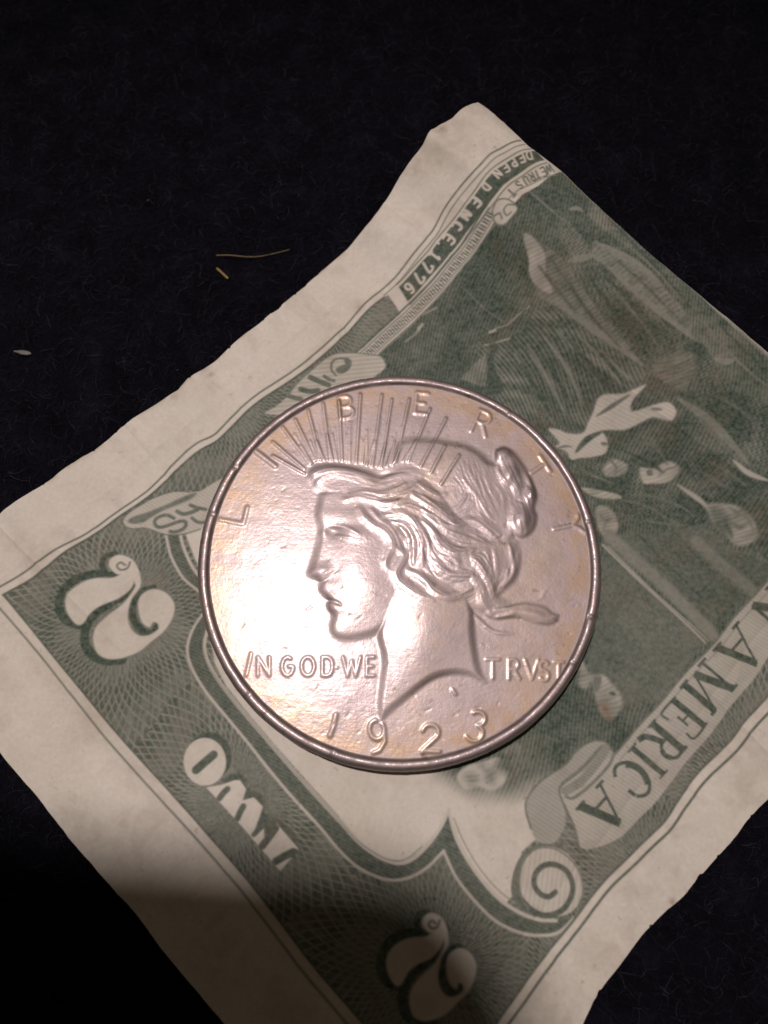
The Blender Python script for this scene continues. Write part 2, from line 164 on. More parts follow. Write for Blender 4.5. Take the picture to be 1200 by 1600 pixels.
('s','',[(-3.35,21.16),(-1.47,23.01),(0.42,24.62),(2.04,26.13),(3.92,27.96),(5.62,29.64),(7.36,31.65),(8.93,33.37),(10.17,34.58),(10.89,36.0),(12.03,37.0),(13.66,37.62),(15.9,38.48)],{'v':0.5,'w':0.061,'s':0.08,'k':0,'t':0}),
('s','',[(-37.89,-3.05),(-34.03,-0.49),(-30.63,2.19),(-27.08,5.06),(-23.52,8.11),(-20.47,11.36),(-18.38,12.78),(-16.85,14.47),(-14.8,16.76),(-10.98,19.57),(-7.38,22.59),(-3.79,26.78),(-1.47,28.68)],{'v':0.78,'w':0.098,'s':0.08,'k':0,'t':0}),
('s','text_strip',[(13.39,41.2),(13.56,40.15)],{'v':0.05,'w':0.11,'s':0.05,'k':0,'t':0}),
('s','text_strip',[(13.56,40.15),(13.35,40.05),(13.35,40.05),(13.25,40.05),(13.15,40.12),(13.06,40.25),(13.0,40.42),(12.98,40.61),(13.01,40.79),(13.07,40.95),(13.16,41.05),(13.16,41.05),(13.39,41.2)],{'v':0.05,'w':0.11,'s':0.05,'k':0,'t':0}),
('s','text_strip',[(12.09,40.54),(12.48,40.71),(12.81,39.88),(12.42,39.74)],{'v':0.05,'w':0.11,'s':0.05,'k':0,'t':0}),
('s','text_strip',[(12.64,40.29),(12.34,40.16)],{'v':0.05,'w':0.11,'s':0.05,'k':0,'t':0}),
('s','text_strip',[(11.62,40.32),(12.04,39.57),(11.86,39.49),(11.86,39.49),(11.8,39.48),(11.73,39.5),(11.66,39.54),(11.61,39.61),(11.58,39.69),(11.58,39.76),(11.6,39.83),(11.65,39.87),(11.83,39.94)],{'v':0.05,'w':0.11,'s':0.05,'k':0,'t':0}),
('s','text_strip',[(10.48,39.77),(10.82,39.95),(11.29,39.21),(10.95,39.02)],{'v':0.05,'w':0.11,'s':0.05,'k':0,'t':0}),
('s','text_strip',[(11.05,39.58),(10.79,39.44)],{'v':0.05,'w':0.11,'s':0.05,'k':0,'t':0}),
('s','text_strip',[(9.94,39.49),(10.52,38.8),(9.61,39.18),(10.19,38.51)],{'v':0.05,'w':0.11,'s':0.05,'k':0,'t':0}),
('s','text_strip',[(8.75,38.22),(9.41,37.64)],{'v':0.05,'w':0.11,'s':0.05,'k':0,'t':0}),
('s','text_strip',[(9.41,37.64),(9.28,37.51),(9.28,37.51),(9.2,37.47),(9.08,37.49),(8.95,37.55),(8.81,37.65),(8.7,37.78),(8.62,37.91),(8.6,38.02),(8.62,38.09),(8.62,38.09),(8.75,38.22)],{'v':0.05,'w':0.11,'s':0.05,'k':0,'t':0}),
('s','text_strip',[(7.35,36.94),(7.65,37.22),(8.46,36.45),(8.17,36.17)],{'v':0.05,'w':0.141,'s':0.05,'k':0,'t':0}),
('s','text_strip',[(8.06,36.84),(7.83,36.61)],{'v':0.05,'w':0.141,'s':0.05,'k':0,'t':0}),
('s','text_strip',[(6.7,36.42),(7.52,35.65),(6.37,36.13),(7.2,35.37)],{'v':0.05,'w':0.141,'s':0.05,'k':0,'t':0}),
('s','text_strip',[(6.38,34.72),(6.56,34.73),(6.61,34.86),(6.52,35.07),(6.31,35.29),(6.06,35.46),(5.83,35.52),(5.7,35.45),(5.72,35.27)],{'v':0.05,'w':0.141,'s':0.05,'k':0,'t':0}),
('s','text_strip',[(4.76,34.19),(5.08,34.58),(5.92,33.84),(5.61,33.45)],{'v':0.05,'w':0.141,'s':0.05,'k':0,'t':0}),
('s','text_strip',[(5.5,34.21),(5.25,33.91)],{'v':0.05,'w':0.141,'s':0.05,'k':0,'t':0}),
('s','text_strip',[(4.26,33.59),(4.11,33.85)],{'v':0.05,'w':0.141,'s':0.05,'k':0,'t':0}),
('s','text_strip',[(4.25,32.19),(4.29,31.96),(3.43,32.68)],{'v':0.05,'w':0.141,'s':0.05,'k':0,'t':0}),
('s','text_strip',[(3.55,32.83),(3.32,32.53)],{'v':0.05,'w':0.141,'s':0.05,'k':0,'t':0}),
('s','text_strip',[(3.5,31.31),(3.67,31.17),(3.31,30.76),(2.66,31.72)],{'v':0.05,'w':0.141,'s':0.05,'k':0,'t':0}),
('s','text_strip',[(2.65,30.39),(2.81,30.24),(2.42,29.86),(1.81,30.85)],{'v':0.05,'w':0.141,'s':0.05,'k':0,'t':0}),
('s','text_strip',[(0.9,29.48),(1.05,29.39),(1.2,29.37),(1.33,29.43),(1.38,29.56),(1.36,29.71),(1.26,29.86),(1.12,29.96),(0.96,29.98),(0.84,29.92),(0.78,29.79),(0.8,29.63),(0.9,29.48)],{'v':0.05,'w':0.141,'s':0.05,'k':0,'t':0}),
('s','text_strip',[(1.26,29.86),(1.56,29.51),(1.65,29.12),(1.46,29.0)],{'v':0.05,'w':0.141,'s':0.05,'k':0,'t':0}),
('s','text_strip',[(15.75,38.91),(15.29,39.75),(15.36,38.82),(14.96,39.45),(15.1,38.41)],{'v':0.66,'w':0.08,'s':0.05,'k':0,'t':0}),
('s','text_strip',[(14.29,39.0),(14.64,39.21),(14.93,38.32),(14.59,38.16)],{'v':0.66,'w':0.08,'s':0.05,'k':0,'t':0}),
('s','text_strip',[(14.78,38.76),(14.51,38.61)],{'v':0.66,'w':0.08,'s':0.05,'k':0,'t':0}),
('s','text_strip',[(13.82,38.8),(14.14,38.01)],{'v':0.66,'w':0.08,'s':0.05,'k':0,'t':0}),
('s','text_strip',[(14.34,38.09),(13.95,37.95)],{'v':0.66,'w':0.08,'s':0.05,'k':0,'t':0}),
('s','text_strip',[(13.44,38.65),(13.82,37.89),(13.66,37.82),(13.66,37.82),(13.61,37.82),(13.54,37.84),(13.48,37.89),(13.44,37.96),(13.41,38.03),(13.41,38.11),(13.43,38.17),(13.47,38.2),(13.63,38.27)],{'v':0.66,'w':0.08,'s':0.05,'k':0,'t':0}),
('s','text_strip',[(13.47,38.2),(13.11,38.51)],{'v':0.66,'w':0.08,'s':0.05,'k':0,'t':0}),
('s','text_strip',[(13.29,37.68),(12.98,38.19),(12.98,38.19),(12.92,38.27),(12.84,38.32),(12.76,38.34),(12.69,38.33),(12.64,38.28),(12.61,38.21),(12.62,38.12),(12.66,38.03),(12.66,38.03),(12.97,37.51)],{'v':0.66,'w':0.08,'s':0.05,'k':0,'t':0}),
('s','text_strip',[(12.31,37.2),(12.42,37.18),(12.5,37.22),(12.54,37.31),(12.51,37.43),(12.43,37.52),(12.33,37.56),(12.23,37.54),(12.2,37.53),(12.1,37.52),(11.99,37.58),(11.91,37.69),(11.89,37.81),(11.94,37.9),(12.03,37.93),(12.14,37.9)],{'v':0.66,'w':0.08,'s':0.05,'k':0,'t':0}),
('s','text_strip',[(11.16,37.21),(11.76,36.55)],{'v':0.66,'w':0.08,'s':0.05,'k':0,'t':0}),
('s','text_strip',[(11.9,36.7),(11.62,36.41)],{'v':0.66,'w':0.08,'s':0.05,'k':0,'t':0}),
('p','',[(9.55,35.57),(10.06,36.44),(11.1,36.26),(12.03,35.27),(11.52,34.54),(10.72,33.98),(9.89,34.38)],{'v':0.1,'s':0.08,'c':1,'k':0}),
('s','',[(11.83,35.56),(11.1,35.74),(10.69,35.31),(11.0,34.75),(11.41,34.96)],{'v':0.6,'w':0.074,'s':0.08,'k':0,'t':0}),
('s','',[(9.71,34.97),(10.28,35.11),(10.54,34.58)],{'v':0.6,'w':0.074,'s':0.08,'k':0,'t':0}),
('s','',[(9.55,35.48),(10.06,36.34),(11.1,36.26),(12.03,35.27),(11.52,34.54),(10.72,33.98),(9.89,34.38),(9.55,35.48)],{'v':0.6,'w':0.074,'s':0.08,'k':0,'t':0}),
('p','scroll_band',[(-22.81,2.86),(-22.46,1.63),(-22.22,0.87),(-21.57,-0.33),(-20.76,-1.46),(-19.19,-2.71),(-17.78,-2.71),(-18.89,-1.65),(-19.97,-0.39),(-20.67,0.88),(-21.12,1.9),(-21.44,2.93)],{'v':0.7,'s':0.08,'c':0,'k':8}),
('s','scroll_band',[(-22.81,2.86),(-22.46,1.63),(-22.22,0.87),(-21.57,-0.33),(-20.76,-1.46),(-19.19,-2.71)],{'v':0.12,'w':0.135,'s':0.08,'k':0,'t':0}),
('s','scroll_band',[(-21.44,2.93),(-21.12,1.9),(-20.67,0.88),(-19.97,-0.39),(-18.89,-1.65),(-17.78,-2.71)],{'v':0.1,'w':0.16,'s':0.08,'k':0,'t':0}),
('p','scroll_band',[(-18.58,-4.56),(-19.52,-6.08),(-19.95,-7.59),(-19.87,-8.78),(-19.29,-10.14),(-18.24,-11.72),(-17.28,-12.87),(-14.15,-16.28),(-12.06,-18.66),(-9.89,-21.0),(-7.13,-23.72),(-5.24,-25.77),(-3.43,-27.16),(-1.19,-27.92),(0.63,-27.72),(2.31,-26.88),(3.75,-25.64),(4.28,-22.34),(3.51,-23.77),(2.06,-25.47),(0.42,-26.52),(-1.42,-26.33),(-3.55,-25.06),(-5.32,-23.29),(-7.18,-21.48),(-9.86,-18.77),(-12.47,-16.0),(-14.69,-13.62),(-16.34,-11.72),(-17.64,-9.96),(-18.26,-8.6),(-18.4,-7.41),(-18.02,-5.78),(-17.07,-4.25)],{'v':0.7,'s':0.08,'c':0,'k':8}),
('s','scroll_band',[(-18.58,-4.56),(-19.52,-6.08),(-19.95,-7.59),(-19.87,-8.78),(-19.29,-10.14),(-18.24,-11.72),(-17.28,-12.87),(-14.15,-16.28),(-12.06,-18.66),(-9.89,-21.0),(-7.13,-23.72),(-5.24,-25.77),(-3.43,-27.16),(-1.19,-27.92),(0.63,-27.72),(2.31,-26.88),(3.75,-25.64)],{'v':0.12,'w':0.135,'s':0.08,'k':0,'t':0}),
('s','scroll_band',[(-17.07,-4.25),(-18.02,-5.78),(-18.4,-7.41),(-18.26,-8.6),(-17.64,-9.96),(-16.34,-11.72),(-14.69,-13.62),(-12.47,-16.0),(-9.86,-18.77),(-7.18,-21.48),(-5.32,-23.29),(-3.55,-25.06),(-1.42,-26.33),(0.42,-26.52),(2.06,-25.47),(3.51,-23.77),(4.28,-22.34)],{'v':0.1,'w':0.16,'s':0.08,'k':0,'t':0}),
('p','scroll_band',[(3.75,-25.64),(4.79,-27.75),(6.58,-29.82),(8.33,-31.26),(10.85,-32.23),(13.17,-32.16),(14.78,-30.86),(13.2,-31.13),(11.57,-31.05),(9.79,-30.34),(8.02,-29.08),(6.22,-26.96),(4.9,-24.65),(4.28,-22.34)],{'v':0.7,'s':0.08,'c':0,'k':8}),
('s','scroll_band',[(3.75,-25.64),(4.79,-27.75),(6.58,-29.82),(8.33,-31.26),(10.85,-32.23),(13.17,-32.16),(14.78,-30.86)],{'v':0.12,'w':0.135,'s':0.08,'k':0,'t':0}),
('s','scroll_band',[(4.28,-22.34),(4.9,-24.65),(6.22,-26.96),(8.02,-29.08),(9.79,-30.34),(11.57,-31.05),(13.2,-31.13)],{'v':0.1,'w':0.16,'s':0.08,'k':0,'t':0}),
('s','',[(-18.61,-7.18),(-18.47,-8.38),(-17.85,-9.74),(-16.55,-11.5),(-14.9,-13.4),(-12.67,-15.79),(-10.06,-18.57),(-7.38,-21.28),(-5.51,-23.09),(-3.74,-24.86),(-1.6,-26.14),(0.24,-26.33),(1.88,-25.28)],{'v':0.4,'w':0.049,'s':0.08,'k':0,'t':0}),
('s','',[(4.72,-22.98),(5.4,-24.65),(6.67,-26.81),(8.26,-28.63),(9.86,-29.84)],{'v':0.4,'w':0.049,'s':0.08,'k':0,'t':0}),
('p','spiral_scroll',[(9.56,-29.23),(9.74,-27.29),(10.56,-25.93),(11.91,-25.12),(13.45,-25.04),(14.18,-25.39),(12.79,-30.22),(11.15,-30.64)],{'v':0.6,'s':0.08,'c':1,'k':0}),
('p','spiral_scroll',[(10.21,-27.95),(10.62,-26.59),(11.65,-25.58),(13.0,-25.26),(14.39,-25.75),(15.37,-26.93),(15.67,-28.47),(15.18,-29.82),(14.19,-30.61),(12.78,-30.73),(11.38,-30.23),(10.48,-29.32)],{'v':0.12,'s':0.08,'c':1,'k':9}),
('s','spiral_scroll',[(10.28,-29.44),(11.16,-30.28),(12.28,-30.73),(13.65,-30.36),(14.51,-29.42),(14.82,-28.39),(14.44,-27.33),(13.44,-26.74),(12.38,-26.8),(11.63,-27.42),(11.47,-28.26),(11.93,-29.0),(12.68,-29.25),(13.27,-28.89)],{'v':0.72,'w':0.221,'s':0.08,'k':0,'t':0}),
('s','spiral_scroll',[(14.76,-30.88),(15.41,-29.85),(15.68,-28.39),(15.25,-26.89),(14.17,-25.83),(13.06,-25.37),(11.67,-25.53),(10.65,-26.48),(10.22,-27.95),(10.29,-29.22),(10.94,-30.28)],{'v':0.5,'w':0.074,'s':0.08,'k':0,'t':0}),
('p','ribbon',[(11.49,-23.83),(11.1,-22.28),(11.38,-21.16),(12.64,-19.81),(14.89,-18.45),(15.94,-17.3),(17.43,-16.44),(18.62,-16.55),(19.23,-17.52),(18.69,-18.21),(16.67,-19.57),(14.58,-21.34),(14.42,-23.31),(13.6,-24.77),(12.8,-25.07),(11.9,-24.8)],{'v':0.3,'s':0.08,'c':1,'k':10}),
('p','ribbon',[(37.58,1.92),(34.75,-1.79),(30.59,-6.42),(25.63,-11.02),(23.15,-13.74),(19.2,-17.66),(14.54,-19.95),(14.22,-20.91),(14.6,-22.06),(15.08,-23.51),(15.45,-25.19),(16.14,-25.48),(17.65,-25.04),(19.22,-24.4),(22.26,-22.06),(26.03,-18.0),(28.45,-15.22),(33.28,-10.45),(37.92,-5.22)],{'v':0.2,'s':0.08,'c':0,'k':10}),
('s','ribbon',[(14.49,-20.02),(16.28,-18.78),(17.83,-17.29),(18.22,-16.95)],{'v':0.55,'w':0.147,'s':0.08,'k':0,'t':0}),
('s','ribbon',[(14.6,-21.12),(15.28,-21.23),(17.1,-20.02),(18.66,-18.55),(19.23,-17.52)],{'v':0.55,'w':0.123,'s':0.08,'k':0,'t':0}),
('s','ribbon',[(14.65,-20.68),(16.17,-19.79),(17.74,-18.21),(18.56,-17.06)],{'v':0.42,'w':0.368,'s':0.08,'k':8,'t':0}),
('s','ribbon',[(14.49,-20.02),(14.07,-20.69),(14.5,-22.21),(15.08,-23.51),(15.46,-25.37)],{'v':0.6,'w':0.074,'s':0.08,'k':0,'t':0}),
('s','ribbon',[(11.49,-23.83),(11.1,-22.28),(11.38,-21.16),(12.64,-19.81),(14.89,-18.45),(15.94,-17.3),(17.43,-16.44),(18.62,-16.55),(19.19,-17.41)],{'v':0.6,'w':0.074,'s':0.08,'k':0,'t':0}),
('s','ribbon',[(37.58,1.92),(34.75,-1.79),(30.59,-6.42),(25.63,-11.02),(23.15,-13.74),(19.32,-17.55)],{'v':0.6,'w':0.098,'s':0.08,'k':0,'t':0}),
('s','ribbon',[(38.04,1.17),(35.12,-2.45),(30.92,-7.08),(25.96,-11.6),(23.51,-14.31),(19.73,-18.04)],{'v':0.4,'w':0.055,'s':0.08,'k':0,'t':0}),
('s','ribbon',[(34.79,-2.42),(37.37,-4.93)],{'v':0.78,'w':0.125,'s':0.05,'k':0,'t':0,'f':1}),
('s','ribbon',[(37.37,-4.93),(33.4,-4.14)],{'v':0.78,'w':0.356,'s':0.05,'k':0,'t':0,'f':1}),
('s','ribbon',[(33.4,-4.14),(36.04,-6.65)],{'v':0.78,'w':0.125,'s':0.05,'k':0,'t':0,'f':1}),
('s','ribbon',[(35.1,-2.05),(34.48,-2.79)],{'v':0.78,'w':0.125,'s':0.05,'k':0,'t':0,'f':1}),
('s','ribbon',[(36.31,-6.28),(35.77,-7.01)],{'v':0.78,'w':0.125,'s':0.05,'k':0,'t':0,'f':1}),
('s','ribbon',[(31.9,-5.9),(33.38,-9.49)],{'v':0.78,'w':0.12,'s':0.05,'k':0,'t':0,'f':1}),
('s','ribbon',[(33.38,-9.49),(29.47,-8.07)],{'v':0.78,'w':0.361,'s':0.05,'k':0,'t':0,'f':1}),
('s','ribbon',[(32.38,-7.12),(30.96,-8.36)],{'v':0.78,'w':0.12,'s':0.05,'k':0,'t':0,'f':1}),
('s','ribbon',[(32.22,-5.57),(31.49,-6.29)],{'v':0.78,'w':0.12,'s':0.05,'k':0,'t':0,'f':1}),
('s','ribbon',[(29.99,-7.6),(29.06,-8.45)],{'v':0.78,'w':0.12,'s':0.05,'k':0,'t':0,'f':1}),
('s','ribbon',[(27.93,-9.47),(30.71,-11.83)],{'v':0.78,'w':0.133,'s':0.05,'k':0,'t':0,'f':1}),
('s','ribbon',[(30.71,-11.83),(27.18,-10.52)],{'v':0.78,'w':0.342,'s':0.05,'k':0,'t':0,'f':1}),
('s','ribbon',[(27.18,-10.52),(28.7,-13.74)],{'v':0.78,'w':0.114,'s':0.05,'k':0,'t':0,'f':1}),
('s','ribbon',[(25.99,-11.45),(28.64,-13.79)],{'v':0.78,'w':0.323,'s':0.05,'k':0,'t':0,'f':1}),
('s','ribbon',[(28.3,-9.08),(27.57,-9.85)],{'v':0.78,'w':0.133,'s':0.05,'k':0,'t':0,'f':1}),
('s','ribbon',[(31.08,-11.45),(30.66,-11.88)],{'v':0.78,'w':0.133,'s':0.05,'k':0,'t':0,'f':1}),
('s','ribbon',[(26.38,-11.06),(25.6,-11.83)],{'v':0.78,'w':0.133,'s':0.05,'k':0,'t':0,'f':1}),
('s','ribbon',[(28.7,-13.74),(28.22,-14.17)],{'v':0.78,'w':0.133,'s':0.05,'k':0,'t':0,'f':1}),
('s','ribbon',[(24.81,-12.83),(27.42,-15.11)],{'v':0.78,'w':0.283,'s':0.05,'k':0,'t':0,'f':1}),
('s','ribbon',[(25.06,-12.56),(23.84,-13.98),(24.4,-14.6)],{'v':0.78,'w':0.09,'s':0.05,'k':0,'t':0,'f':1}),
('s','ribbon',[(27.69,-14.84),(26.5,-16.2),(25.88,-15.76)],{'v':0.78,'w':0.09,'s':0.05,'k':0,'t':0,'f':1}),
('s','ribbon',[(26.15,-14.02),(25.57,-14.7)],{'v':0.78,'w':0.09,'s':0.05,'k':0,'t':0,'f':1}),
('s','ribbon',[(25.15,-14.33),(25.99,-15.06)],{'v':0.78,'w':0.09,'s':0.05,'k':0,'t':0,'f':1}),
('s','ribbon',[(23.0,-14.9),(25.6,-17.22)],{'v':0.78,'w':0.31,'s':0.05,'k':0,'t':0,'f':1}),
('s','ribbon',[(25.88,-16.89),(25.17,-17.71),(25.17,-17.71),(24.94,-17.86),(24.64,-17.9),(24.32,-17.82),(24.03,-17.64),(23.82,-17.38),(23.71,-17.09),(23.73,-16.8),(23.86,-16.56),(24.3,-16.07)],{'v':0.78,'w':0.141,'s':0.05,'k':0,'t':0,'f':1}),
('s','ribbon',[(24.5,-17.91),(23.99,-17.68),(23.72,-17.22)],{'v':0.78,'w':0.226,'s':0.05,'k':0,'t':0,'f':1}),
('s','ribbon',[(23.9,-16.52),(22.4,-16.06),(21.63,-16.34)],{'v':0.78,'w':0.254,'s':0.05,'k':0,'t':0,'f':1}),
('s','ribbon',[(23.29,-14.57),(22.7,-15.24)],{'v':0.78,'w':0.099,'s':0.05,'k':0,'t':0,'f':1}),
('s','ribbon',[(20.94,-17.02),(23.59,-19.29)],{'v':0.78,'w':0.258,'s':0.05,'k':0,'t':0,'f':1}),
('s','ribbon',[(21.34,-16.64),(20.55,-17.4)],{'v':0.78,'w':0.074,'s':0.05,'k':0,'t':0,'f':1}),
('s','ribbon',[(23.99,-18.92),(23.19,-19.66)],{'v':0.78,'w':0.074,'s':0.05,'k':0,'t':0,'f':1}),
('s','ribbon',[(20.97,-21.11),(21.52,-21.1),(21.94,-20.88),(22.16,-20.48),(22.15,-19.96),(21.92,-19.41),(21.49,-18.9),(20.94,-18.52),(20.34,-18.32),(19.78,-18.33),(19.37,-18.56),(19.14,-18.96),(19.15,-19.48)],{'v':0.78,'w':0.147,'s':0.05,'k':0,'t':0,'f':1}),
('s','ribbon',[(22.04,-20.12),(22.02,-19.82),(21.91,-19.5),(21.72,-19.2),(21.47,-18.92),(21.17,-18.69),(20.83,-18.53),(20.49,-18.44),(20.17,-18.43)],{'v':0.78,'w':0.294,'s':0.05,'k':0,'t':0,'f':1}),
('s','ribbon',[(20.86,-21.06),(20.3,-20.64)],{'v':0.78,'w':0.147,'s':0.05,'k':0,'t':0,'f':1}),
('s','ribbon',[(17.75,-20.1),(19.19,-23.3)],{'v':0.78,'w':0.12,'s':0.05,'k':0,'t':0,'f':1}),
('s','ribbon',[(19.19,-23.3),(15.75,-21.88)],{'v':0.78,'w':0.361,'s':0.05,'k':0,'t':0,'f':1}),
('s','ribbon',[(18.2,-21.19),(17.02,-22.19)],{'v':0.78,'w':0.12,'s':0.05,'k':0,'t':0,'f':1}),
('s','ribbon',[(18.06,-19.81),(17.38,-20.43)],{'v':0.78,'w':0.12,'s':0.05,'k':0,'t':0,'f':1}),
('s','ribbon',[(16.18,-21.49),(15.4,-22.2)],{'v':0.78,'w':0.12,'s':0.05,'k':0,'t':0,'f':1}),
('s','',[(38.5,-9.58),(34.04,-13.74),(28.85,-18.42),(25.5,-21.85),(23.63,-24.16),(20.85,-26.07),(18.75,-27.79),(16.97,-29.68),(15.06,-31.82),(13.15,-34.05),(10.85,-36.18),(8.64,-38.84),(4.36,-44.09)],{'v':0.75,'w':0.098,'s':0.08,'k':0,'t':0}),
('s','',[(37.98,-8.54),(33.47,-12.88),(28.28,-17.65),(24.94,-21.16),(23.09,-23.51),(20.34,-25.45),(18.29,-27.17),(16.46,-29.13),(14.49,-31.32),(12.57,-33.45),(10.23,-35.59),(8.03,-38.28),(3.74,-43.54)],{'v':0.7,'w':0.086,'s':0.08,'k':0,'t':0}),
('s','',[(-38.64,-3.79),(-33.94,-8.49),(-29.71,-12.95),(-26.13,-16.78),(-21.44,-21.31),(-17.88,-24.6),(-14.58,-27.78),(-13.13,-29.29),(-8.68,-34.49),(-6.38,-36.89),(-3.95,-39.37)],{'v':0.5,'w':0.092,'s':0.08,'k':0,'t':0}),
('s','',[(-37.89,-3.05),(-33.56,-7.56),(-29.02,-12.16),(-25.38,-15.99),(-20.73,-20.48),(-17.21,-23.85),(-13.88,-27.11),(-12.44,-28.64),(-7.96,-33.97),(-5.66,-36.39),(-3.22,-38.82),(0.61,-42.93)],{'v':0.75,'w':0.074,'s':0.08,'k':0,'t':0}),
('s','numeral',[(-28.36,-1.05),(-30.24,-1.42),(-31.83,-2.38),(-32.42,-3.62),(-32.19,-4.72),(-31.37,-5.56),(-30.08,-5.98)],{'v':0.9,'w':0.396,'s':0.08,'k':0,'t':0}),
('s','numeral',[(-25.42,-0.59),(-25.48,-1.93),(-26.18,-3.11),(-27.57,-4.19),(-28.88,-5.26),(-29.48,-6.58),(-29.28,-7.84),(-28.41,-8.83),(-27.11,-9.31),(-25.72,-9.23)],{'v':0.9,'w':0.417,'s':0.08,'k':0,'t':0}),
('s','numeral',[(-23.63,-2.37),(-24.67,-2.77),(-25.28,-3.83),(-25.21,-5.05),(-24.58,-6.13),(-23.66,-6.8),(-23.0,-6.54),(-22.82,-5.99)],{'v':0.9,'w':0.313,'s':0.08,'k':0,'t':0}),
('s','numeral',[(-27.55,1.02),(-28.45,0.66),(-28.59,-0.21),(-27.99,-1.07),(-27.08,-1.06)],{'v':0.9,'w':0.25,'s':0.08,'k':0,'t':0}),
('s','numeral',[(-31.75,-3.82),(-31.46,-2.93),(-30.36,-2.12),(-28.96,-1.6),(-27.45,-1.47),(-26.5,-0.9),(-25.79,-0.88),(-25.49,-1.55),(-25.75,-2.52),(-26.63,-3.47),(-27.94,-4.1),(-29.0,-4.81),(-29.71,-5.77),(-30.44,-5.88),(-31.35,-4.92),(-31.75,-3.82)],{'v':0.45,'w':0.098,'s':0.08,'k':0,'t':0}),
('s','numeral',[(-28.61,-7.31),(-28.39,-6.24),(-27.44,-5.22),(-26.21,-4.1),(-25.51,-2.8),(-25.11,-1.73),(-24.9,-2.3),(-25.45,-3.46),(-25.62,-4.97),(-25.25,-6.24),(-24.36,-6.98),(-23.35,-6.84),(-22.56,-6.17),(-21.82,-5.6),(-22.34,-6.62),(-23.13,-7.36),(-24.23,-8.4),(-25.57,-9.0),(-26.95,-9.13),(-28.05,-8.6),(-28.61,-7.31)],{'v':0.45,'w':0.098,'s':0.08,'k':0,'t':0}),
('s','numeral',[(-24.83,-4.0),(-24.6,-3.05),(-23.63,-2.47),(-22.41,-2.8),(-21.54,-3.85),(-21.55,-5.09),(-22.07,-6.16),(-22.6,-6.62),(-22.84,-5.81),(-23.3,-5.67),(-23.56,-6.15),(-24.3,-5.63),(-24.83,-4.0)],{'v':0.45,'w':0.098,'s':0.08,'k':0,'t':0}),
('s','numeral',[(-27.95,-0.27),(-27.89,0.48),(-27.08,0.88),(-25.88,0.4),(-25.1,-0.78),(-24.85,-2.01),(-25.17,-2.31),(-25.75,-1.17),(-26.48,-1.0),(-27.18,-1.03),(-27.95,-0.27)],{'v':0.45,'w':0.098,'s':0.08,'k':0,'t':0}),
('p','numeral',[(-31.75,-3.82),(-31.46,-2.93),(-30.36,-2.12),(-28.96,-1.6),(-27.45,-1.47),(-26.5,-0.9),(-25.79,-0.88),(-25.49,-1.55),(-25.75,-2.52),(-26.63,-3.47),(-27.94,-4.1),(-29.0,-4.81),(-29.71,-5.77),(-30.44,-5.88),(-31.35,-4.92)],{'v':0.03,'s':0.08,'c':1,'k':0}),
('p','numeral',[(-28.61,-7.31),(-28.39,-6.24),(-27.44,-5.22),(-26.21,-4.1),(-25.51,-2.8),(-25.11,-1.73),(-24.9,-2.3),(-25.45,-3.46),(-25.62,-4.97),(-25.25,-6.24),(-24.36,-6.98),(-23.35,-6.84),(-22.56,-6.17),(-21.82,-5.6),(-22.34,-6.62),(-23.13,-7.36),(-24.23,-8.4),(-25.57,-9.0),(-26.95,-9.13),(-28.05,-8.6)],{'v':0.03,'s':0.08,'c':1,'k':0}),
('p','numeral',[(-24.83,-4.0),(-24.6,-3.05),(-23.63,-2.47),(-22.41,-2.8),(-21.54,-3.85),(-21.55,-5.09),(-22.07,-6.16),(-22.6,-6.62),(-22.84,-5.81),(-23.3,-5.67),(-23.56,-6.15),(-24.3,-5.63)],{'v':0.03,'s':0.08,'c':1,'k':0}),
('p','numeral',[(-27.95,-0.27),(-27.89,0.48),(-27.08,0.88),(-25.88,0.4),(-25.1,-0.78),(-24.85,-2.01),(-25.17,-2.31),(-25.75,-1.17),(-26.48,-1.0),(-27.18,-1.03)],{'v':0.03,'s':0.08,'c':1,'k':0}),
('s','numeral',[(-26.51,-0.12),(-26.95,0.12),(-27.26,-0.2),(-26.89,-0.62),(-26.29,-0.45),(-26.08,0.17)],{'v':0.55,'w':0.098,'s':0.08,'k':0,'t':0}),
('s','numeral',[(1.37,-31.99),(-0.11,-32.33),(-1.27,-33.16),(-1.71,-34.19),(-1.63,-35.08),(-1.14,-35.74),(-0.27,-36.05)],{'v':0.9,'w':0.396,'s':0.08,'k':0,'t':0}),
('s','numeral',[(3.65,-31.55),(3.48,-32.67),(2.82,-33.66),(1.61,-34.53),(0.6,-35.42),(0.1,-36.52),(0.12,-37.57),(0.64,-38.37),(1.55,-38.72),(2.59,-38.61)],{'v':0.9,'w':0.417,'s':0.08,'k':0,'t':0}),
('s','numeral',[(4.79,-32.98),(4.0,-33.34),(3.43,-34.24),(3.35,-35.22),(3.72,-36.1),(4.36,-36.64),(4.89,-36.43),(5.09,-35.98)],{'v':0.9,'w':0.313,'s':0.08,'k':0,'t':0}),
('s','numeral',[(2.25,-30.29),(1.54,-30.6),(1.31,-31.31),(1.66,-32.0),(2.37,-31.99)],{'v':0.9,'w':0.25,'s':0.08,'k':0,'t':0}),
('s','numeral',[(-1.27,-34.33),(-1.04,-33.6),(-0.25,-32.9),(0.83,-32.45),(2.03,-32.33),(2.83,-31.84),(3.36,-31.81),(3.51,-32.35),(3.22,-33.16),(2.42,-33.95),(1.34,-34.46),(0.53,-35.05),(-0.01,-35.86),(-0.51,-35.98),(-1.07,-35.22),(-1.27,-34.33)],{'v':0.45,'w':0.098,'s':0.08,'k':0,'t':0}),
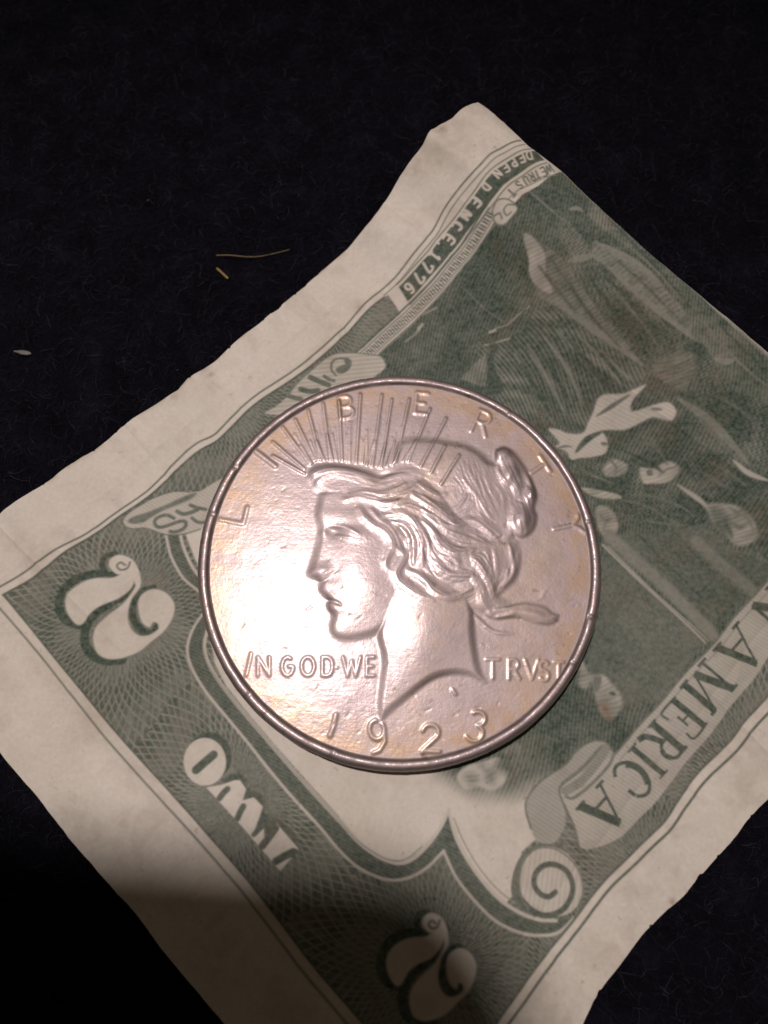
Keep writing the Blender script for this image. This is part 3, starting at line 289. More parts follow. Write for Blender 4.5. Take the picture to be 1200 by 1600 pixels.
('s','numeral',[(0.65,-37.1),(0.88,-36.21),(1.62,-35.36),(2.67,-34.46),(3.37,-33.39),(3.77,-32.49),(3.87,-32.96),(3.34,-33.93),(3.03,-35.16),(3.19,-36.18),(3.81,-36.77),(4.6,-36.68),(5.27,-36.12),(5.86,-35.64),(5.39,-36.49),(4.72,-37.09),(3.78,-37.92),(2.72,-38.41),(1.68,-38.57),(0.93,-38.16),(0.65,-37.1)],{'v':0.45,'w':0.098,'s':0.08,'k':0,'t':0}),
('s','numeral',[(3.75,-34.37),(4.02,-33.58),(4.79,-33.05),(5.63,-33.29),(6.17,-34.15),(6.08,-35.19),(5.63,-36.11),(5.19,-36.5),(5.09,-35.83),(4.75,-35.72),(4.51,-36.12),(3.99,-35.69),(3.75,-34.37)],{'v':0.45,'w':0.098,'s':0.08,'k':0,'t':0}),
('s','numeral',[(1.8,-31.36),(1.94,-30.74),(2.58,-30.4),(3.4,-30.76),(3.86,-31.7),(3.94,-32.72),(3.68,-32.97),(3.36,-32.04),(2.83,-31.92),(2.3,-31.96),(1.8,-31.36)],{'v':0.45,'w':0.098,'s':0.08,'k':0,'t':0}),
('p','numeral',[(-1.27,-34.33),(-1.04,-33.6),(-0.25,-32.9),(0.83,-32.45),(2.03,-32.33),(2.83,-31.84),(3.36,-31.81),(3.51,-32.35),(3.22,-33.16),(2.42,-33.95),(1.34,-34.46),(0.53,-35.05),(-0.01,-35.86),(-0.51,-35.98),(-1.07,-35.22)],{'v':0.03,'s':0.08,'c':1,'k':0}),
('p','numeral',[(0.65,-37.1),(0.88,-36.21),(1.62,-35.36),(2.67,-34.46),(3.37,-33.39),(3.77,-32.49),(3.87,-32.96),(3.34,-33.93),(3.03,-35.16),(3.19,-36.18),(3.81,-36.77),(4.6,-36.68),(5.27,-36.12),(5.86,-35.64),(5.39,-36.49),(4.72,-37.09),(3.78,-37.92),(2.72,-38.41),(1.68,-38.57),(0.93,-38.16)],{'v':0.03,'s':0.08,'c':1,'k':0}),
('p','numeral',[(3.75,-34.37),(4.02,-33.58),(4.79,-33.05),(5.63,-33.29),(6.17,-34.15),(6.08,-35.19),(5.63,-36.11),(5.19,-36.5),(5.09,-35.83),(4.75,-35.72),(4.51,-36.12),(3.99,-35.69)],{'v':0.03,'s':0.08,'c':1,'k':0}),
('p','numeral',[(1.8,-31.36),(1.94,-30.74),(2.58,-30.4),(3.4,-30.76),(3.86,-31.7),(3.94,-32.72),(3.68,-32.97),(3.36,-32.04),(2.83,-31.92),(2.3,-31.96)],{'v':0.03,'s':0.08,'c':1,'k':0}),
('s','numeral',[(2.9,-31.2),(2.6,-31.01),(2.33,-31.29),(2.57,-31.62),(3.03,-31.46),(3.24,-30.95)],{'v':0.55,'w':0.098,'s':0.08,'k':0,'t':0}),
('p','word',[(-15.27,-17.75),(-15.32,-18.3),(-15.5,-18.81),(-15.8,-19.24),(-16.2,-19.55),(-16.66,-19.73),(-17.17,-19.76),(-17.69,-19.65),(-18.17,-19.39),(-18.59,-19.02),(-18.91,-18.54),(-19.11,-18.01),(-19.17,-17.45),(-19.09,-16.91),(-18.87,-16.43),(-18.51,-16.04),(-18.05,-15.78),(-17.53,-15.67),(-16.99,-15.71),(-16.46,-15.9),(-15.99,-16.23),(-15.63,-16.67),(-15.38,-17.19),(-15.27,-17.75)],{'v':0.8,'s':0.1,'c':1,'k':0}),
('p','word',[(-15.73,-18.22),(-15.75,-18.75),(-15.9,-19.24),(-16.16,-19.66),(-16.51,-19.97),(-16.93,-20.17),(-17.4,-20.23),(-17.88,-20.16),(-18.35,-19.95),(-18.76,-19.63),(-19.1,-19.22),(-19.33,-18.73),(-19.45,-18.2),(-19.45,-17.68),(-19.32,-17.18),(-19.07,-16.76),(-18.72,-16.43),(-18.28,-16.22),(-17.79,-16.15),(-17.28,-16.22),(-16.8,-16.43),(-16.38,-16.76),(-16.05,-17.19),(-15.83,-17.69)],{'v':0.03,'s':0.08,'c':1,'k':0}),
('s','word',[(-18.28,-18.9),(-17.56,-18.22),(-16.91,-17.63)],{'v':0.72,'w':0.368,'s':0.08,'k':0,'t':0}),
('p','word',[(-16.02,-19.67),(-14.56,-19.14),(-13.86,-19.69),(-13.69,-20.77),(-12.75,-20.77),(-11.94,-21.67),(-12.08,-22.54),(-10.94,-22.91),(-9.58,-23.97),(-8.78,-25.53),(-10.43,-25.31),(-14.71,-21.81)],{'v':0.74,'s':0.15,'c':0,'k':0}),
('p','word',[(-17.27,-20.37),(-15.97,-20.17),(-14.89,-19.79),(-14.38,-19.79),(-13.78,-20.55),(-14.01,-21.47),(-13.06,-21.23),(-12.22,-22.02),(-12.46,-22.88),(-12.93,-24.32),(-12.0,-23.61),(-11.89,-24.93),(-10.93,-23.94),(-10.95,-23.39),(-8.92,-25.49),(-9.6,-25.54),(-10.72,-26.33),(-9.47,-26.14),(-10.4,-27.17),(-11.84,-25.68),(-13.41,-24.05),(-15.6,-21.96)],{'v':0.03,'s':0.07,'c':0,'k':0}),
('s','word',[(-16.01,-21.26),(-15.72,-20.83),(-15.42,-20.54)],{'v':0.72,'w':0.258,'s':0.08,'k':0,'t':0}),
('s','word',[(-14.33,-22.93),(-14.14,-22.42),(-13.93,-21.99)],{'v':0.72,'w':0.258,'s':0.08,'k':0,'t':0}),
('s','word',[(-12.81,-24.23),(-12.01,-23.49),(-11.44,-23.25)],{'v':0.7,'w':0.215,'s':0.08,'k':0,'t':0}),
('s','word',[(-12.02,-25.13),(-11.48,-24.44),(-11.03,-23.81)],{'v':0.74,'w':0.307,'s':0.08,'k':0,'t':0}),
('s','word',[(-10.81,-26.38),(-10.11,-26.02),(-9.41,-25.71)],{'v':0.76,'w':0.307,'s':0.08,'k':0,'t':0}),
('p','name_ribbon',[(-27.18,4.21),(-26.9,4.82),(-26.01,5.69),(-24.58,6.64),(-23.14,7.17),(-22.03,7.39),(-20.76,7.31),(-19.77,7.45),(-18.55,8.31),(-16.9,9.3),(-16.65,4.85),(-19.52,3.55),(-20.75,3.11),(-21.98,2.91),(-23.15,2.99),(-24.09,3.33),(-24.95,3.56),(-26.03,3.5),(-26.8,3.69)],{'v':0.16,'s':0.08,'c':0,'k':10}),
('p','name_ribbon',[(-26.64,4.3),(-25.91,4.83),(-24.46,5.38),(-22.89,6.07),(-21.16,6.92),(-20.18,7.26),(-20.56,6.68),(-21.78,6.05),(-23.35,5.36),(-24.47,4.65),(-25.17,4.13),(-26.24,4.02)],{'v':0.58,'s':0.15,'c':1,'k':0}),
('s','name_ribbon',[(-22.19,4.62),(-22.98,4.93),(-23.88,4.58),(-23.99,4.05),(-23.54,3.66),(-22.72,3.86),(-21.83,4.23),(-21.16,4.32),(-20.97,3.97),(-21.27,3.5),(-22.0,3.21),(-22.42,3.26)],{'v':0.62,'w':0.172,'s':0.08,'k':0,'t':0}),
('s','name_ribbon',[(-21.91,5.32),(-21.3,5.06),(-20.64,5.2),(-19.98,5.51)],{'v':0.62,'w':0.196,'s':0.08,'k':0,'t':0}),
('s','name_ribbon',[(-20.68,5.98),(-20.0,5.73),(-19.14,5.56)],{'v':0.62,'w':0.172,'s':0.08,'k':0,'t':0}),
('s','name_ribbon',[(-20.43,4.67),(-19.9,4.28),(-19.14,4.24),(-18.75,4.68)],{'v':0.6,'w':0.16,'s':0.08,'k':0,'t':0}),
('s','',[(-27.18,4.21),(-26.9,4.82),(-26.01,5.69),(-24.58,6.64),(-23.14,7.17),(-22.03,7.39),(-20.76,7.31)],{'v':0.6,'w':0.055,'s':0.08,'k':0,'t':0}),
('s','',[(-27.18,4.21),(-26.8,3.69),(-26.03,3.5),(-24.95,3.56),(-24.09,3.33),(-23.15,2.99),(-21.98,2.91),(-20.75,3.11),(-19.52,3.55)],{'v':0.6,'w':0.055,'s':0.08,'k':0,'t':0}),
('p','name_ribbon',[(-13.64,15.78),(-12.57,16.61),(-11.51,17.67),(-10.44,19.15),(-9.04,20.59),(-7.72,21.75),(-6.62,22.39),(-5.06,22.56),(-2.59,22.42),(-1.69,22.15),(-1.27,21.32),(-1.64,20.59),(-2.58,19.86),(-5.43,16.97),(-9.8,15.78)],{'v':0.17,'s':0.08,'c':1,'k':11}),
('s','name_ribbon',[(-5.27,21.91),(-6.28,21.89),(-6.88,21.5),(-6.95,20.68),(-6.48,20.09)],{'v':0.6,'w':0.11,'s':0.08,'k':0,'t':0}),
('p','name_ribbon',[(-6.51,20.74),(-5.93,21.16),(-5.51,21.34),(-5.66,21.76),(-5.33,22.0),(-4.91,21.71),(-4.93,21.05),(-5.48,20.43),(-6.2,20.3)],{'v':0.62,'s':0.1,'c':1,'k':0}),
('s','name_ribbon',[(-9.13,19.82),(-8.24,19.42),(-7.23,19.01)],{'v':0.66,'w':0.276,'s':0.08,'k':0,'t':0}),
('s','name_ribbon',[(-7.69,19.96),(-7.13,19.61),(-6.69,19.49)],{'v':0.6,'w':0.184,'s':0.08,'k':0,'t':0}),
('s','name_ribbon',[(-10.1,18.51),(-9.21,18.28),(-8.33,18.4)],{'v':0.66,'w':0.276,'s':0.08,'k':0,'t':0}),
('s','name_ribbon',[(-11.4,17.79),(-10.73,17.56),(-10.07,17.44)],{'v':0.6,'w':0.245,'s':0.08,'k':0,'t':0}),
('s','',[(-11.51,17.67),(-10.44,19.15),(-9.04,20.59),(-7.72,21.75),(-6.62,22.39),(-5.06,22.56),(-2.59,22.42),(-1.69,22.15),(-1.27,21.32)],{'v':0.55,'w':0.055,'s':0.08,'k':0,'t':0})]
ROSE=[((-26.21,-4.99),84,4.2),((-14.46,-21.36),84,4.4),((3.38,-34.35),84,4.2),((-19.46,19.19),110,4.0),((-10.39,28.8),110,4.0),((31.97,-21.44),110,4.0),((23.17,-29.66),110,4.0),((16.31,-37.21),110,4.0)]
STAIN=[((-20.12,20.84),0.55,0.5),((-19.56,20.27),0.4,0.5),((4.55,44.77),0.7,0.45),((18.89,-13.62),0.55,0.75),((19.12,-14.3),0.35,0.8),((12.7,57.5),1.0,0.3),((2.25,41.66),1.6,0.22),((23.12,-29.61),0.35,0.6),((23.83,23.74),4,0.18),((15.36,27.53),3.0,0.25),((22.52,21.72),5,0.2),((25.78,17.33),2.5,0.3),((-4.2,27.94),0.7,0.3),((5.21,46.11),0.5,0.4),((-22.79,17.38),0.7,0.3)]
COIN={'POLY':{'face':[(-7.76,6.74),(-8.06,5.68),(-8.25,4.56),(-8.16,3.76),(-7.93,3.05),(-7.97,2.18),(-8.16,1.24),(-8.38,0.31),(-8.65,-0.54),(-8.87,-1.23),(-8.8,-1.66),(-8.41,-1.94),(-7.96,-2.1),(-7.74,-2.42),(-7.73,-2.88),(-7.51,-3.33),(-7.11,-3.69),(-6.9,-3.99),(-6.95,-4.34),(-6.79,-4.86),(-6.51,-5.34),(-6.62,-5.9),(-6.65,-6.49),(-6.51,-7.0),(-6.06,-7.52),(-5.14,-7.76),(-3.97,-7.66),(-2.65,-7.34),(-1.47,-6.78),(-0.58,-5.9),(0.16,-4.71),(0.92,-3.66),(2.45,-1.23),(1.9,3.44),(-0.54,6.01),(-3.96,7.15),(-6.29,7.31)],'neck':[(-1.59,-4.26),(-2.06,-6.05),(-2.18,-7.34),(-1.76,-9.26),(-1.99,-11.54),(-2.16,-13.11),(-1.99,-14.78),(-1.81,-14.95),(-1.13,-14.34),(-0.21,-13.56),(1.71,-12.05),(3.11,-11.14),(4.69,-10.75),(6.08,-10.86),(7.11,-11.31),(7.86,-11.43),(7.38,-10.12),(7.04,-8.1),(6.92,-6.34),(6.92,-4.56),(5.77,-0.93),(2.17,0.62),(-0.57,-0.93)],'dome':[(-1.91,8.42),(-1.22,10.48),(-0.08,11.96),(1.38,12.5),(3.79,12.37),(4.86,12.16),(6.56,11.82),(7.99,11.02),(9.02,10.01),(10.47,9.95),(11.6,7.31),(11.5,2.81),(8.81,-0.31),(4.63,2.18),(2.26,7.31)],'hair':[(-9.09,8.16),(-9.17,8.82),(-8.74,9.42),(-7.12,9.81),(-5.05,9.55),(-3.16,9.02),(-1.91,8.42),(-1.03,8.82),(0.22,9.28),(1.66,9.08),(2.72,8.62),(4.13,7.44),(5.04,6.33),(6.23,4.72),(8.34,3.32),(10.13,2.31),(11.46,1.87),(11.4,-0.56),(10.85,-1.97),(9.47,-3.24),(10.45,-4.08),(9.81,-5.16),(8.02,-5.46),(6.25,-5.04),(4.48,-4.56),(2.83,-3.84),(1.4,-3.36),(0.21,-2.45),(-0.39,-1.23),(-1.17,0.31),(-1.59,1.55),(-3.01,3.76),(-3.94,5.04),(-6.42,5.68),(-7.67,6.33),(-8.3,6.79)],'bun':[(9.22,10.15),(9.38,11.02),(10.28,11.42),(11.14,11.02),(11.8,10.21),(12.44,9.15),(12.88,8.09),(13.21,7.18),(13.4,6.14),(13.09,5.04),(13.29,4.21),(12.98,2.94),(12.08,2.05),(11.1,2.05),(10.47,2.94),(10.35,4.4),(10.54,6.01),(10.1,7.31),(9.53,8.49),(9.18,9.28)],'tail1':[(7.77,-3.96),(9.85,-4.26),(11.83,-4.02),(13.42,-4.38),(14.1,-4.92),(14.79,-5.22),(14.39,-5.99),(13.54,-6.28),(12.54,-6.17),(10.68,-5.63),(8.72,-5.75),(7.73,-5.28)],'tail4':[(10.45,-4.14),(11.84,-3.84),(12.99,-3.54),(13.38,-2.88),(14.13,-2.45),(13.66,-3.18),(13.27,-3.84),(11.93,-4.26)],'tail2':[(6.56,-4.68),(7.82,-5.87),(8.68,-6.58),(9.74,-6.75),(10.97,-6.99),(9.84,-7.17),(8.55,-6.99),(7.4,-6.23),(6.71,-5.52)],'tail3':[(10.05,0.31),(11.42,1.05),(11.46,-0.56),(10.91,-2.03),(9.53,-3.36),(8.54,-4.26),(8.09,-3.36),(9.05,-1.85)]},'BUMP':[(-3.27,-2.76,1.96,1.84,0,0.1),(-6.14,2.73,0.61,0.37,-12,-0.13),(-6.51,2.42,1.1,0.86,0,-0.06),(-7.17,-1.08,0.55,0.43,0,0.1),(-7.87,-1.31,0.55,0.49,0,0.03),(-6.58,-1.77,0.43,0.31,0,-0.05),(-6.08,-4.64,0.86,0.37,-10,0.07),(-6.4,-3.48,0.61,0.31,-25,0.05),(-5.75,-6.42,0.98,0.74,0,0.06),(-6.51,-5.53,0.55,0.37,0,-0.04),(-6.16,-0.0,0.74,1.6,10,-0.05),(-4.38,2.65,0.98,0.37,-18,0.09),(-6.01,4.24,1.6,0.49,-5,0.05),(-7.25,2.65,0.31,0.37,0,0.07),(-1.93,0.93,1.35,1.84,0,-0.04),(-5.66,6.41,1.84,0.86,0,0.03),(1.78,-6.64,1.47,3.68,8,0.09),(4.47,-5.16,1.84,2.45,0,0.05),(10.18,10.55,0.49,0.49,0,0.22),(10.77,8.42,0.49,0.74,-25,0.26),(11.34,7.18,0.37,0.43,0,0.12),(12.82,8.03,0.28,0.43,0,0.16),(12.73,6.46,0.34,0.61,-20,0.22),(11.68,3.89,0.61,0.92,-15,0.34),(4.18,9.95,3.07,1.72,-10,0.1),(8.48,7.31,1.6,2.45,0,0.06)],'STRAND':[([(-8.94,7.31),(-8.65,8.21),(-7.88,8.79),(-6.32,9.12),(-4.76,9.03),(-3.35,8.54),(-1.94,8.29)],0.675,0.16),([(-8.46,6.82),(-7.71,7.96),(-6.31,8.54),(-4.44,8.29),(-2.72,7.8)],0.491,0.08),([(-1.78,7.96),(-0.53,8.37),(0.87,8.62),(2.12,8.29)],0.491,0.12),([(-5.18,5.85),(-3.95,6.17),(-2.55,5.85),(-1.32,5.44),(-0.08,5.77),(0.86,6.58),(1.8,7.47)],0.491,0.13),([(-4.88,6.41),(-3.33,6.66),(-1.78,6.41),(-0.54,6.82),(0.55,7.47)],0.307,0.07),([(1.8,7.47),(2.87,6.66),(3.8,6.25),(4.42,6.41)],0.429,0.1),([(1.01,6.58),(2.24,5.85),(3.46,4.88),(4.67,3.92),(5.43,3.29)],0.491,0.14),([(1.48,7.15),(2.86,6.01),(4.09,5.2),(4.99,4.4)],0.245,0.07),([(-3.78,4.88),(-3.32,4.08),(-2.39,3.29),(-1.47,2.81),(-0.86,2.02),(-0.71,1.24),(-1.17,0.31),(-1.32,-0.31)],0.552,0.14),([(-2.7,4.88),(-1.93,3.92),(-0.86,3.13),(-0.25,2.18),(0.05,1.24)],0.429,0.1),([(-1.47,4.24),(-0.24,4.48),(0.99,4.08),(1.74,2.97),(2.19,1.87),(2.17,0.62),(1.93,-0.47)],0.552,0.13),([(-0.7,3.6),(0.37,3.44),(1.13,2.34),(1.34,0.93),(1.25,-0.31)],0.429,0.11),([(0.06,3.13),(0.67,2.18),(0.81,0.93)],0.245,-0.08),([(-0.56,1.24),(0.35,0.46),(0.12,-0.31),(-0.34,-1.23),(0.03,-2.15),(0.92,-2.91),(1.96,-3.51),(3.0,-3.81)],0.552,0.14),([(0.79,-1.08),(1.69,-1.46),(2.43,-2.15),(3.17,-3.06),(4.35,-3.59),(5.7,-3.29),(6.62,-2.76)],0.491,0.13),([(2.21,3.76),(3.12,2.81),(3.86,1.4),(5.05,0.62),(6.72,0.62)],0.429,0.1),([(2.53,4.4),(3.74,3.44),(4.95,2.65),(6.31,2.02)],0.368,0.08),([(2.91,-0.31),(3.65,-1.08),(5.0,-1.54),(6.81,-1.46)],0.429,0.11),([(3.98,0.31),(5.04,-0.0),(5.62,-0.77)],0.429,0.08),([(2.33,0.93),(2.91,-0.31),(3.2,-1.08)],0.307,-0.09),([(0.93,-1.85),(1.98,-2.45),(2.42,-2.76)],0.307,-0.08),([(4.44,0.15),(4.88,-0.47)],0.368,0.08),([(-1.17,0.31),(-1.32,-0.62),(-0.72,-1.23)],0.307,0.06),([(-1.47,5.04),(0.38,5.2),(2.23,4.72)],0.368,0.07),([(-1.78,5.85),(-0.23,6.01),(1.01,6.01)],0.245,-0.06),([(2.23,4.87),(3.51,4.12),(4.5,3.38),(5.5,3.38),(6.51,3.83),(7.65,3.53),(8.62,2.64),(9.3,1.91)],0.429,0.13),([(2.25,6.22),(3.39,5.32),(4.52,4.27),(5.36,3.68)],0.429,0.12),([(6.2,7.9),(7.04,6.83),(8.0,5.32),(8.68,4.12)],0.245,0.06),([(4.82,4.72),(5.69,5.17),(6.44,6.22)],0.307,0.07),([(5.09,4.12),(6.25,4.72),(6.86,5.62)],0.307,0.06),([(7.68,4.42),(8.64,3.23),(9.61,2.35)],0.307,0.06),([(4.04,1.76),(5.01,0.89),(6.28,0.6),(6.99,0.89)],0.368,0.08),([(4.12,-0.99),(5.09,-1.56),(6.35,-1.56)],0.368,0.1),([(3.29,-0.13),(4.26,-1.13)],0.368,0.09),([(4.29,0.31),(5.13,0.02),(5.54,-0.56)],0.491,0.1),([(3.51,-3.54),(4.62,-3.61),(5.75,-3.26),(6.74,-2.84)],0.429,0.11),([(2.14,-1.85),(3.24,-2.7),(4.35,-3.4)],0.429,0.1),([(6.97,0.02),(7.78,-0.85),(8.3,-1.99),(8.82,-3.26)],0.613,0.13),([(6.78,-1.56),(7.44,-2.7),(7.67,-3.96),(8.33,-5.08)],0.552,0.12),([(10.42,1.47),(10.65,0.31),(10.74,-0.85),(10.42,-1.7),(9.68,-2.56)],0.245,0.1),([(10.17,-0.99),(9.99,-1.85),(9.26,-2.7)],0.245,0.09),([(8.98,0.89),(9.21,-0.41),(9.02,-1.7)],0.307,0.05),([(8.75,-4.8),(9.87,-4.66),(10.72,-4.24),(11.84,-4.17)],0.368,0.09),([(9.0,-5.5),(10.12,-5.22),(10.97,-4.94),(12.34,-5.22),(13.56,-5.63),(14.55,-5.22)],0.368,0.08),([(9.84,-5.36),(10.7,-4.66)],0.307,0.08),([(7.87,-6.32),(8.95,-6.8),(10.32,-6.94)],0.245,0.06),([(6.68,9.28),(7.2,7.44),(7.45,6.22)],0.245,0.04),([(10.48,5.92),(10.54,4.12),(10.21,3.23)],0.245,-0.08),([(9.6,9.28),(9.86,8.36),(10.54,7.44)],0.245,0.1),([(7.61,2.35),(8.87,1.76),(9.74,2.2)],0.245,-0.08),([(9.62,10.88),(10.08,9.61),(10.76,8.09)],0.245,0.05),([(10.51,11.02),(11.2,9.55),(11.75,7.83)],0.245,0.05),([(10.88,5.36),(11.19,3.95),(11.49,2.56)],0.245,0.05),([(11.75,5.36),(12.05,3.95),(12.1,2.56)],0.245,0.05),([(12.34,7.18),(12.79,6.27)],0.184,0.05),([(-7.02,-3.84),(-6.24,-3.96),(-5.46,-4.29)],0.184,-0.09),([(-7.85,-2.03),(-7.33,-2.18),(-6.81,-1.92)],0.184,-0.06),([(-6.68,3.21),(-5.91,3.21),(-4.84,2.97),(-3.76,2.34)],0.215,0.07),([(-5.98,2.34),(-5.13,2.15),(-4.37,2.02)],0.184,0.05),([(-5.29,2.18),(-4.37,1.87),(-3.6,1.87)],0.184,0.03),([(-2.67,-3.06),(-1.92,-3.33),(-1.32,-3.44)],0.092,-0.03)],'RAY':[([(-12.38,10.39),(-9.22,8.58)],0.17),([(-12.44,11.85),(-9.23,9.02)],0.17),([(-11.54,13.43),(-8.68,9.5)],0.17),([(-10.3,14.23),(-8.21,9.9)],0.17),([(-9.05,15.27),(-7.65,9.95)],0.17),([(-7.57,15.96),(-6.71,9.95)],0.17),([(-5.97,16.19),(-5.55,9.95)],0.17),([(-3.83,16.96),(-4.19,9.73)],0.17),([(-1.69,16.89),(-2.62,9.39)],0.17),([(-0.68,16.42),(-1.72,9.17)],0.13),([(1.06,16.42),(-0.32,9.73)],0.17),([(3.12,15.38),(0.94,9.84)],0.17),([(4.7,14.35),(2.12,9.28)],0.17),([(4.53,11.4),(3.11,8.62)],0.17),([(5.87,10.39),(4.03,7.42)],0.17)],'MINI':[[(-4.87,14.0),(-4.82,9.73)],[(-3.47,11.96),(-3.6,9.68)],[(-6.55,12.64),(-6.08,9.9)],[(-8.12,11.96),(-7.29,9.95)],[(-2.42,11.96),(-3.14,9.5)],[(-1.26,11.73),(-1.99,9.17)],[(0.43,11.73),(-0.63,9.39)],[(1.69,11.96),(0.41,9.77)],[(-9.68,11.51),(-8.48,9.61)],[(-5.17,12.64),(-5.13,9.73)],[(-7.07,12.64),(-6.45,9.9)],[(-3.17,13.09),(-3.14,9.5)],[(-8.75,11.96),(-7.96,9.95)],[(-0.42,11.96),(-1.22,9.28)]],'LETTER':[('letter',[[(-17.22,3.92),(-14.94,3.48)],[(-14.94,3.48),(-14.62,5.12)]],0.221,0.15),('letter',[[(-14.08,10.87),(-12.1,9.32)]],0.265,0.23),('letter',[[(-5.75,14.33),(-6.09,16.66),(-5.42,16.76),(-5.42,16.76),(-5.21,16.75),(-5.02,16.65),(-4.88,16.49),(-4.81,16.28),(-4.82,16.06),(-4.91,15.86),(-5.06,15.71),(-5.26,15.64),(-5.93,15.53)],[(-5.26,15.64),(-5.26,15.64),(-5.01,15.63),(-4.78,15.53),(-4.61,15.35),(-4.53,15.13),(-4.54,14.89),(-4.66,14.67),(-4.85,14.51),(-5.09,14.43),(-5.75,14.33)]],0.177,0.15),('letter',[[(2.73,14.83),(1.57,14.96),(1.81,17.17),(2.98,17.04)],[(1.69,16.06),(2.6,15.96)]],0.187,0.15),('letter',[[(7.16,13.01),(8.1,15.3),(8.75,15.01),(8.75,15.01),(8.95,14.87),(9.08,14.67),(9.12,14.43),(9.07,14.19),(8.94,13.99),(8.74,13.86),(8.51,13.81),(8.28,13.87),(7.63,14.15)],[(8.28,13.87),(8.55,12.4)]],0.187,0.15),('letter',[[(13.83,10.4),(14.3,9.59),(14.73,8.79)],[(14.07,9.47),(12.86,8.63)]],0.206,0.15),('letter',[[(14.77,2.97),(16.52,3.35)],[(16.52,3.35),(17.06,3.97),(17.16,4.35)],[(16.52,3.35),(17.21,3.06),(17.78,2.57)]],0.206,0.15),('letter',[[(-13.93,-10.69),(-13.58,-8.75)]],0.167,0.12),('letter',[[(-12.89,-10.73),(-12.96,-9.07),(-11.84,-10.73),(-11.91,-9.07)]],0.157,0.12),('letter',[[(-9.96,-9.22),(-10.27,-9.07),(-10.57,-9.24),(-10.74,-9.67),(-10.71,-10.19),(-10.5,-10.59),(-10.18,-10.73),(-9.88,-10.55),(-9.72,-10.12),(-9.74,-9.9),(-10.13,-9.9)]],0.157,0.12),('letter',[[(-7.81,-9.9),(-7.86,-9.58),(-8.0,-9.31),(-8.19,-9.13),(-8.41,-9.07),(-8.64,-9.13),(-8.82,-9.31),(-8.94,-9.58),(-8.97,-9.9),(-8.92,-10.22),(-8.79,-10.49),(-8.59,-10.67),(-8.37,-10.73),(-8.15,-10.67),(-7.97,-10.49),(-7.85,-10.22),(-7.81,-9.9)]],0.157,0.12),('letter',[[(-7.06,-10.73),(-7.1,-9.07)],[(-7.1,-9.07),(-6.66,-9.07),(-6.66,-9.07),(-6.47,-9.13),(-6.3,-9.31),(-6.19,-9.58),(-6.15,-9.9),(-6.18,-10.22),(-6.28,-10.49),(-6.44,-10.67),(-6.63,-10.73),(-6.63,-10.73),(-7.06,-10.73)]],0.157,0.12),('letter',[[(-5.23,-9.07),(-4.77,-10.73),(-4.42,-9.4),(-4.04,-10.73),(-3.62,-9.07)]],0.157,0.12),('letter',[[(-2.37,-10.73),(-3.04,-10.73),(-3.05,-9.07),(-2.37,-9.07)],[(-3.04,-9.9),(-2.51,-9.9)]],0.157,0.12),('letter',[[(8.37,-11.0),(8.44,-9.28)],[(7.85,-9.28),(9.03,-9.28)]],0.157,0.12),('letter',[[(9.83,-11.03),(9.9,-9.31),(10.36,-9.31),(10.36,-9.31),(10.51,-9.35),(10.64,-9.44),(10.72,-9.58),(10.74,-9.75),(10.7,-9.91),(10.61,-10.05),(10.48,-10.14),(10.32,-10.17),(9.87,-10.17)],[(10.32,-10.17),(10.81,-11.03)]],0.157,0.12),('letter',[[(11.38,-9.35),(11.9,-11.06),(12.61,-9.35)]],0.157,0.12),('letter',[[(13.43,-9.66),(13.28,-9.49),(13.07,-9.46),(12.87,-9.56),(12.75,-9.77),(12.75,-10.02),(12.87,-10.21),(13.08,-10.28),(13.14,-10.3),(13.34,-10.41),(13.44,-10.63),(13.41,-10.88),(13.27,-11.09),(13.07,-11.18),(12.85,-11.13),(12.7,-10.96)]],0.157,0.12),('letter',[[(14.33,-11.23),(14.43,-9.52)],[(14.02,-9.52),(14.85,-9.52)]],0.157,0.12),('digit',[[(-5.77,-14.17),(-5.98,-15.06),(-6.25,-15.93)]],0.236,0.16),('digit',[[(-1.47,-15.36),(-1.58,-15.01),(-1.81,-14.75),(-2.09,-14.63),(-2.38,-14.67),(-2.62,-14.86),(-2.76,-15.17),(-2.77,-15.53),(-2.65,-15.88),(-2.43,-16.14),(-2.15,-16.26),(-1.86,-16.22),(-1.62,-16.03),(-1.48,-15.72),(-1.47,-15.36)],[(-1.47,-15.36),(-1.39,-16.45),(-1.86,-17.2),(-2.41,-17.41)]],0.187,0.17),('digit',[[(1.97,-15.54),(2.1,-15.26),(2.35,-15.07),(2.66,-15.0),(2.97,-15.06),(3.23,-15.24),(3.37,-15.51),(3.37,-15.81),(3.23,-16.08),(1.87,-17.26),(3.41,-17.31)],[(1.87,-17.26),(1.86,-17.37)]],0.187,0.17),('digit',[[(6.53,-14.01),(6.81,-13.9),(7.12,-13.92),(7.38,-14.07),(7.53,-14.32),(7.55,-14.6),(7.43,-14.86),(7.2,-15.05),(6.9,-15.11),(6.93,-15.12),(7.17,-15.31),(7.29,-15.58),(7.29,-15.87),(7.17,-16.14),(6.93,-16.34),(6.63,-16.43),(6.32,-16.41),(6.04,-16.27),(5.85,-16.04)]],0.177,0.17),('monogram',[[(4.71,-11.99),(4.94,-12.33)]],0.196,0.13),('dot',[[(-5.78,-10.0),(-5.72,-10.03)]],0.123,0.1)]}
DEBRIS={'hair':[(-20.04,35.19),(-18.81,35.11),(-17.73,34.99),(-16.66,34.95),(-15.38,35.11),(-13.8,35.54),(-11.99,36.03)],'straw':[(-19.95,33.58),(-19.27,32.91),(-18.6,32.22)],'fleck':[(-40.96,23.42),(-40.05,23.27),(-39.07,23.11)],'speck':[(-28.26,42.3),(-23.35,21.16),(33.71,42.3),(28.08,60.52)]}
